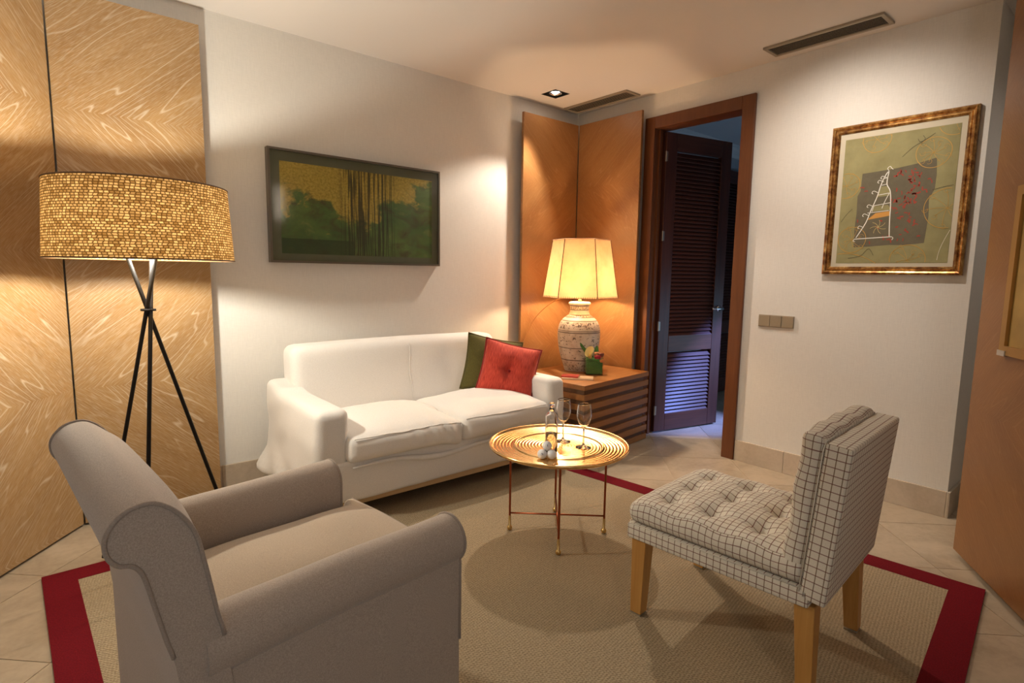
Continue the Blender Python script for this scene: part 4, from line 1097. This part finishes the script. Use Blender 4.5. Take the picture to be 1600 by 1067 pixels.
def green_painting():
    x0, x1, z0, z1 = 1.010, 2.116, 1.250, 1.874; w, h_ = x1 - x0, z1 - z0
    t = thing('painting', 'wide green and gold abstract painting in a thin dark frame above the sofa', 'painting', ((x0 + x1) / 2, YB, z0))
    frame_bars(t, w, h_, 0.012, 0.042, plain('grey_frame', (0.17, 0.15, 0.12), 0.3, 0.7))
    k = N('green_gold_paint'); uv = k.coord('UV'); o = k.sep(uv); X, Z = o[0], o[1]
    n1 = k.noise(k.mapv(uv, (4.2, 3.0, 1)), 1.0, 6.0, 0.62, 0.3); n2 = k.ramp(k.noise(k.mapv(uv, (70, 40, 1)), 1.0, 4.0, 0.75), [(0.32, (0, 0, 0)), (0.68, (1, 1, 1))]); n3 = k.noise(k.mapv(uv, (2.2, 1.6, 4)), 1.0, 4.0, 0.6)
    gold = k.mix(n2, (0.22, 0.165, 0.018), (0.48, 0.36, 0.065))
    grn = k.mix(k.ramp(n3, [(0.35, (0, 0, 0)), (0.62, (1, 1, 1))]), (0.030, 0.080, 0.020), (0.120, 0.200, 0.040))
    grn = k.mix(k.math('MULTIPLY', n2, 0.5), grn, (0.045, 0.10, 0.025))
    n4 = k.noise(k.mapv(uv, (7.0, 5.0, 9)), 1.0, 5.0, 0.65, 0.5)
    grn = k.mix(k.math('MULTIPLY', k.ramp(n4, [(0.48, (0, 0, 0)), (0.66, (1, 1, 1))]), 0.75), grn, (0.060, 0.036, 0.016))
    grn = k.mix(k.math('MULTIPLY', k.ramp(n4, [(0.30, (1, 1, 1)), (0.42, (0, 0, 0))]), 0.6), grn, (0.20, 0.19, 0.05))
    # gold shows in the upper half, hollowing to the middle, and thins out to the right
    lim = k.math('ADD', k.math('MULTIPLY', Z, 1.15), k.math('MULTIPLY', k.math('SUBTRACT', n1, 0.5), 2.1))
    lim = k.math('SUBTRACT', lim, k.math('MULTIPLY', k.math('ABSOLUTE', k.math('SUBTRACT', X, 0.40)), 0.38))
    lim = k.math('SUBTRACT', lim, k.math('MULTIPLY', k.ramp(X, [(0.60, (0, 0, 0)), (0.78, (1, 1, 1))]), 0.22))
    lim = k.math('ADD', lim, k.math('MULTIPLY', k.ramp(k.math('ABSOLUTE', k.math('SUBTRACT', X, 0.45)), [(0.08, (1, 1, 1)), (0.18, (0, 0, 0))]), 0.16))
    mk = k.ramp(lim, [(0.48, (0, 0, 0)), (0.62, (1, 1, 1))])
    cc = k.mix(mk, grn, gold)
    # long vertical drips between a third and two thirds
    dr = k.noise(k.comb(k.math('MULTIPLY', X, 75.0), k.math('MULTIPLY', Z, 1.0)), 1.0, 2.0, 0.6)
    env = k.ramp(k.math('ABSOLUTE', k.math('SUBTRACT', X, 0.54)), [(0.13, (1, 1, 1)), (0.21, (0, 0, 0))])
    drip = k.math('MULTIPLY', k.ramp(dr, [(0.46, (0, 0, 0)), (0.53, (1, 1, 1))]), env)
    cc = k.mix(k.math('MULTIPLY', drip, 0.9), cc, (0.020, 0.022, 0.008))
    low = k.math('MULTIPLY', k.math('LESS_THAN', Z, 0.17), k.math('LESS_THAN', X, 0.44))
    cc = k.mix(k.math('MULTIPLY', low, 0.75), cc, (0.012, 0.030, 0.010))
    k.set(color=cc, rough=0.55)
    mt = N('dark_mat_board'); mt.set(color=mt.mix(mt.noise(mt.coord('Object'), 30.0, 3.0), (0.085, 0.095, 0.055), (0.115, 0.12, 0.075)), rough=0.8)
    obj('mat_board', box(-w / 2 + 0.012, w / 2 - 0.012, -0.026, -0.006, 0.012, h_ - 0.012), mt.m, t)
    obj('canvas', uvplane(-w / 2 + 0.066, w / 2 - 0.054, 0.052, h_ - 0.066, -0.0265), k.m, t)
    obj('glass_pane', box(-w / 2 + 0.012, w / 2 - 0.012, -0.038, -0.036, 0.012, h_ - 0.012), M['pane'], t)
green_painting()

def gold_picture():
    y0, y1, z0, z1 = 0.676, 1.322, 1.232, 2.040; w, h_ = y1 - y0, z1 - z0
    t = thing('framed_picture', 'olive picture with a white tower drawing in a gilded frame beside the door', 'picture', (XR, (y0 + y1) / 2, z0), -PI / 2)
    # local +x points towards -y (to the right seen from the room), front faces local -y
    k = N('gilded_frame'); a = k.noise(k.coord('Object'), 26.0, 4.0, 0.7)
    k.set(color=k.ramp(a, [(0.38, (0.16, 0.06, 0.02)), (0.55, (0.42, 0.22, 0.07)), (0.7, (0.72, 0.48, 0.18))]), rough=0.32, metal=0.8)
    frame_bars(t, w, h_, 0.042, 0.03, k.m, [(0, 0), (0, 0.02), (0.004, 0.027), (0.011, 0.030), (0.018, 0.026), (0.021, 0.019), (0.024, 0.019), (0.028, 0.024), (0.034, 0.024), (0.038, 0.018), (0.042, 0.014), (0.042, 0)])
    obj('mat_board', box(-w / 2 + 0.04, w / 2 - 0.04, -0.010, -0.002, 0.04, h_ - 0.04), plain('cream_mat', (0.56, 0.50, 0.38), 0.8), t)
    q = N('olive_ground'); v = q.coord('Object'); n1 = q.noise(v, 7.0, 4.0, 0.6); n2 = q.noise(v, 70.0, 3.0)
    q.set(color=q.mix(q.math('MULTIPLY', n2, 0.4), q.ramp(n1, [(0.3, (0.22, 0.19, 0.075)), (0.7, (0.34, 0.30, 0.13))]), (0.28, 0.27, 0.15)), rough=0.8)
    ax, bx, az, bz = -w / 2 + 0.068, w / 2 - 0.066, 0.062, h_ - 0.074
    PW, PH = bx - ax, bz - az
    obj('print_ground', box(ax, bx, -0.0112, -0.0100, az, bz), q.m, t)
    def P(u_, v_): return (ax + u_ * PW, az + v_ * PH)      # fractions of the printed sheet, v from the bottom
    g2 = N('slate_patch'); gv = g2.coord('Object'); g2.set(color=g2.mix(g2.noise(gv, 24.0, 4.0, 0.65), (0.105, 0.085, 0.055), (0.165, 0.145, 0.09)), rough=0.85)
    pat = [(0.19, 0.715), (0.35, 0.722), (0.50, 0.730), (0.68, 0.748), (0.83, 0.775), (0.842, 0.65), (0.838, 0.55), (0.80, 0.47), (0.81, 0.35), (0.795, 0.15), (0.62, 0.138), (0.50, 0.142), (0.30, 0.132), (0.165, 0.13), (0.158, 0.28), (0.165, 0.40), (0.16, 0.54), (0.185, 0.58)]
    n = len(pat); pv = [(P(a_, b_)[0], -0.0117, P(a_, b_)[1]) for a_, b_ in pat]
    obj('slate_patch', (pv, [tuple(range(n))]), g2.m, t)
    gold = plain('gold_line', (0.52, 0.30, 0.06), 0.6); pale = plain('pale_line', (0.70, 0.64, 0.50), 0.7); dark = plain('dark_line', (0.06, 0.045, 0.025), 0.8)
    asp = PW / PH
    def circ(u_, v_, rr, spokes, rnd, off=0.0):
        c = P(u_, v_); R = rr * PW; parts = []
        def ok(p): return ax < p[0] < bx and az < p[1] < bz
        def add(pts, wd):
            run = []
            for p in pts + [None]:
                if p is not None and ok(p): run.append(p)
                else:
                    if len(run) > 1: parts.append(ribbon(run, wd, -0.0122))
                    run = []
        add([(c[0] + R * math.cos(a) * (1 + 0.02 * math.sin(3 * a)), c[1] + R * math.sin(a)) for a in [2 * PI * k / 48 for k in range(49)]], 0.0028)
        for s in range(spokes):
            a = 2 * PI * s / spokes + rnd.uniform(-0.2, 0.2); l = R * rnd.uniform(0.6, 0.95)
            add([(c[0] + l * q * math.cos(a + 0.25 * q), c[1] + l * q * math.sin(a + 0.25 * q)) for q in [k / 8 for k in range(9)]], 0.0016)
            e = (c[0] + l * math.cos(a + 0.25), c[1] + l * math.sin(a + 0.25))
            add([(e[0] + 0.012 * math.cos(b), e[1] + 0.012 * math.sin(b)) for b in [a + k * 0.6 for k in range(8)]], 0.0014)
        return join(*parts)
    rnd = random.Random(3)
    for (cu_, cv, cr, sp) in ((0.30, 0.97, 0.13, 6), (0.80, 0.815, 0.145, 9), (0.045, 0.63, 0.13, 7), (0.955, 0.40, 0.19, 9), (0.665, 0.02, 0.155, 8), (0.14, 0.19, 0.135, 8), (0.955, 1.03, 0.14, 4)):
        obj('gold_wheel', circ(cu_, cv, cr, sp, rnd), gold, t)
    obj('gold_arc', ribbon([P(0.01 + 0.38 * k / 20, 0.065 + 0.02 * math.sin(PI * (k / 20) * 0.8 + 0.5) - 0.07 * (k / 20) ** 2) for k in range(21)], 0.0028, -0.0122), gold, t)
    obj('pale_arc', ribbon([P(0.995 - 0.08 * math.sin(k / 16 * 1.5), 0.24 - 0.22 * k / 16) for k in range(17)], 0.0022, -0.0122), pale, t)
    br = [[(0.54, 0.81), (0.62, 0.87), (0.72, 0.915), (0.80, 0.955)], [(0.02, 0.34), (0.07, 0.40), (0.12, 0.44)], [(0.82, 0.54), (0.90, 0.555), (0.985, 0.565)], [(0.12, 0.04), (0.24, 0.06), (0.31, 0.115), (0.36, 0.06)], [(0.66, 0.93), (0.68, 0.905), (0.72, 0.92), (0.70, 0.95)]]
    for b in br: obj('dark_twig', ribbon([P(*p) for p in catmull(b, 6)], 0.0018, -0.0122), dark, t)
    red = plain('red_fleck', (0.34, 0.045, 0.025), 0.7); parts = []
    for i in range(120):
        if i < 45: u_, v_ = rnd.gauss(0.66, 0.09), rnd.gauss(0.56, 0.12)
        else: u_, v_ = rnd.uniform(0.18, 0.80), rnd.uniform(0.15, 0.72)
        if not (0.17 < u_ < 0.81 and 0.15 < v_ < 0.72) or (u_ < 0.47 and v_ < 0.68 and u_ > 0.2 and i > 60): continue
        c = P(u_, v_); a = rnd.uniform(0, PI); l = rnd.uniform(0.005, 0.012)
        parts.append(ribbon([(c[0] - l * math.cos(a), c[1] - l * math.sin(a)), c, (c[0] + l * math.cos(a + 0.5), c[1] + l * math.sin(a + 0.5))], rnd.uniform(0.004, 0.008), -0.0121))
    o = obj('red_flecks', join(*parts), red, t); o['kind'] = 'stuff'
    white = plain('white_line', (0.82, 0.80, 0.72), 0.7)
    ora = plain('orange_band', (0.60, 0.29, 0.06), 0.7)
    def poly(name, pts, m, yy=-0.0119):
        obj(name, ([(P(*p)[0], yy, P(*p)[1]) for p in pts], [tuple(range(len(pts)))]), m, t)
    poly('orange_band', [(0.27, 0.345), (0.345, 0.395), (0.475, 0.405), (0.475, 0.37), (0.40, 0.36)], ora)
    poly('olive_band', [(0.345, 0.52), (0.375, 0.60), (0.44, 0.60), (0.465, 0.545), (0.455, 0.525)], q.m)
    poly('olive_band', [(0.31, 0.41), (0.325, 0.45), (0.45, 0.455), (0.475, 0.43), (0.475, 0.415)], q.m)
    W_ = []
    def L(pts, wd=0.0045, sub=5): W_.append(ribbon([P(*p) for p in catmull(pts, sub)], wd, -0.0125))
    L([(0.18, 0.205), (0.26, 0.32), (0.30, 0.42), (0.345, 0.52), (0.375, 0.62), (0.41, 0.69), (0.435, 0.715)])
    L([(0.435, 0.715), (0.425, 0.62), (0.46, 0.56), (0.475, 0.46), (0.48, 0.33), (0.49, 0.205)])
    L([(0.165, 0.195), (0.33, 0.20), (0.51, 0.205)])
    for (a_, b_) in (((0.38, 0.61), (0.425, 0.615)), ((0.395, 0.66), (0.432, 0.665)), ((0.35, 0.535), (0.455, 0.545)), ((0.325, 0.455), (0.475, 0.47)), ((0.27, 0.40), (0.465, 0.41))): L([a_, b_], 0.0032, 3)
    L([(0.455, 0.545), (0.42, 0.48), (0.40, 0.43)], 0.003); L([(0.325, 0.455), (0.31, 0.41)], 0.003)
    L([(0.435, 0.715), (0.42, 0.735), (0.44, 0.75), (0.455, 0.735), (0.47, 0.725)], 0.003)
    for (a_, b_) in ((0.375, 0.64), (0.33, 0.56), (0.295, 0.455), (0.26, 0.385), (0.225, 0.29), (0.40, 0.67)):
        L([(a_ + 0.02, b_ - 0.005), (a_ - 0.02, b_ + 0.01), (a_ - 0.035, b_ - 0.005), (a_ - 0.022, b_ - 0.012)], 0.0028)
    L([(0.165, 0.195), (0.155, 0.18), (0.175, 0.175)], 0.0028); L([(0.51, 0.205), (0.525, 0.195), (0.515, 0.18)], 0.0028)
    obj('white_tower_lines', join(*W_), white, t)
    tw = []
    for s in range(7):
        a = s * 0.9; tw.append(ribbon([P(0.38 + 0.075 * k / 6 * math.cos(a + 0.1 * k), 0.285 + 0.055 * k / 6 * math.sin(a + 0.1 * k)) for k in range(7)], 0.0018, -0.0124))
    obj('flower_lines', join(*tw), plain('pale_gold_line', (0.62, 0.50, 0.20), 0.7), t)
gold_picture()

# framed picture hung on the right-hand panel, mostly outside the frame
def side_picture():
    p = Vector((2.833, 0.394)); d2 = CD; ang = math.atan2(d2.y, d2.x) 
    w, h_ = 0.55, 0.632
    c = p + d2 * (w / 2)
    # local +x along -CD so that the local -y side faces the room
    t = thing('framed_picture', 'gilt framed picture on the brown panel at the right edge', 'picture', (c.x - 0.0, c.y, 0.929), ang)
    # face the room: the room lies along (-0.535, 0.845)
    frame_bars(t, w, h_, 0.035, 0.022, plain('dull_gilt', (0.42, 0.24, 0.07), 0.35, 0.7))
    k = N('golden_print'); n = k.noise(k.coord('Object'), 6.0, 4.0); k.set(color=k.ramp(n, [(0.3, (0.26, 0.15, 0.035)), (0.7, (0.40, 0.26, 0.07))]), rough=0.6)
    obj('print', box(-w / 2 + 0.03, w / 2 - 0.03, -0.010, -0.001, 0.03, h_ - 0.03), k.m, t)
    for s in (-1, 1):
        obj('corner_clip', box(*sorted((s * (w / 2 - 0.05), s * (w / 2 + 0.002))), -0.026, -0.001, -0.004, 0.016), M['steel'], t)
side_picture()

# ------------------------------------------------------------------ switch plate
sw = thing('switch_plate', 'bronze triple light switch on the wall right of the door', 'switch', (XR, 1.570, 0.902))
obj('back_plate', box(-0.006, 0, -0.109, 0.109, 0, 0.074), M['plate'], sw, bevel=0.0015)
for i in range(3):
    obj('rocker', box(-0.011, -0.006, -0.106 + i * 0.0715, -0.106 + i * 0.0715 + 0.069, 0.003, 0.071), M['plate'], sw, None, (0, math.radians(-1.5 if i % 2 else 1.0), 0), bevel=0.0015)

# ------------------------------------------------------------------ ceiling vents and downlights
def vent(label, x0, x1, y0, y1, n, bl):
    t = thing('ceiling_vent', label, 'vent', ((x0 + x1) / 2, (y0 + y1) / 2, H), 0, 'ceiling air vents')
    w, l = (x1 - x0) / 2, (y1 - y0) / 2; fw = 0.02
    obj('backing', box(-w + 0.004, w - 0.004, -l + 0.004, l - 0.004, -0.0045, -0.0005), M['gap'], t)
    for a in ((-w, -w + fw, -l, l), (w - fw, w, -l, l), (-w + fw, w - fw, -l, -l + fw), (-w + fw, w - fw, l - fw, l)):
        obj('frame_bar', box(*a, -0.012, 0), M['vent'], t, bevel=0.002)
    m = mesh('slat', xf(box(-bl, bl, -l + fw, l - fw, -0.0006, 0.0006), Matrix.Rotation(math.radians(-18), 4, 'Y'))); m.materials.append(M['vent'])
    for i in range(n):
        obj('slat', m, None, t, (-w + fw + (2 * w - 2 * fw) * (i + 0.5) / n, 0, -0.0085))
vent('ceiling air vent above the oak corner panels, beside the lit downlight', 3.255, 3.415, 2.62, 3.235, 8, 0.0052)
vent('ceiling air vent above the wall between door and gilded picture', 3.240, 3.402, 1.045, 1.645, 7, 0.0026)

def spot(parent, loc, power, color, target, angle, blend, rad=0.02):
    ld = bpy.data.lights.new('downlight_beam', 'SPOT'); ld.energy = power; ld.color = color
    ld.spot_size = math.radians(angle); ld.spot_blend = blend; ld.shadow_soft_size = rad
    o = bpy.data.objects.new('downlight_beam', ld); link(o, parent, loc)
    d_ = Vector(target) - (Vector(parent.location) + Vector(loc)); o.rotation_euler = d_.to_track_quat('-Z', 'Y').to_euler()
    return o
cs = thing('ceiling_downlight', 'lit square recessed downlight in the ceiling corner above the sofa', 'downlight', (SX, SY, H))
for a in ((-SH, -SH + 0.003, -SH, SH), (SH - 0.003, SH, -SH, SH), (-SH, SH, -SH, -SH + 0.003), (-SH, SH, SH - 0.003, SH)):
    obj('housing_side', box(*a, 0.0, 0.09), M['gap'], cs)
obj('housing_top', box(-SH, SH, -SH, SH, 0.09, 0.095), M['gap'], cs)
obj('reflector', lathe([(0.028, 0.045), (0.040, 0.02), (0.045, 0.004), (0.047, 0.004), (0.042, 0.02), (0.03, 0.047)], 28), M['chrome'], cs, None, None, True)
obj('bulb', lathe([(0, 0.004), (0.018, 0.007), (0.03, 0.018), (0.034, 0.03), (0.02, 0.05), (0, 0.05)], 24), emis('halogen_bulb', CORNER_SPOT[1], 40.0), cs, None, None, True)
spot(cs, (0, 0, -0.004), CORNER_SPOT[0], CORNER_SPOT[1], (2.05, 2.05, 0.3), 100, 0.30, 0.022)

def round_downlight(label, x, y, power, color, target, angle, blend):
    t = thing('ceiling_downlight', label, 'downlight', (x, y, H))
    obj('trim_ring', lathe([(0.035, -0.001), (0.055, -0.001), (0.055, -0.006), (0.045, -0.009), (0.035, -0.006), (0.035, -0.001)], 28), M['chrome'], t, None, None, True)
    obj('bulb', lathe([(0, -0.004), (0.02, -0.004), (0.034, -0.001)], 24), emis('downlight_bulb', color, 20.0), t, None, None, True)
    spot(t, (0, 0, -0.014), power, color, target, angle, blend, 0.03)
round_downlight('round ceiling downlight aimed at the gilded picture', 2.72, 1.22, PICTURE_SPOT[0], PICTURE_SPOT[1], (XR, 1.22, 1.25), 118, 1.0)
sp_ = CE + CD * 1.04
sc_ = thing('wall_lamp', 'tall frosted wall sconce on the brown panel outside the right edge', 'lamp', (sp_.x, sp_.y, 1.76), math.atan2(CD.y, CD.x))
obj('back_plate', box(-0.05, 0.05, -0.012, 0, 0.0, 0.36), M['foot_brass'], sc_, bevel=0.003)
hp = [(0.032 * math.cos(PI + PI * i / 14), -0.012 + 0.075 * math.sin(PI + PI * i / 14)) for i in range(15)]
obj('diffuser', prism_z(hp, 0.01, 0.35), emis('frosted_diffuser', SCONCE[1], SCONCE[0]), sc_, smooth=True, angle=40)
ac_ = thing('ceiling_downlight', 'added unseen fill downlight in the recess behind the brown panel', 'downlight', (3.72, -0.15, H))  # added out of view to lift the dark return wall
obj('trim_ring', lathe([(0.03, -0.001), (0.05, -0.001), (0.05, -0.006), (0.04, -0.009), (0.03, -0.006), (0.03, -0.001)], 24), M['chrome'], ac_, None, None, True)
obj('bulb', lathe([(0, -0.004), (0.02, -0.004), (0.03, -0.001)], 20), emis('recess_fill_glow', (1.0, 0.86, 0.72), 10.0), ac_, None, None, True)
spot(ac_, (0, 0, -0.014), ALCOVE_FILL[0], ALCOVE_FILL[1], (3.70, 0.0, 0.0), 140, 0.9)
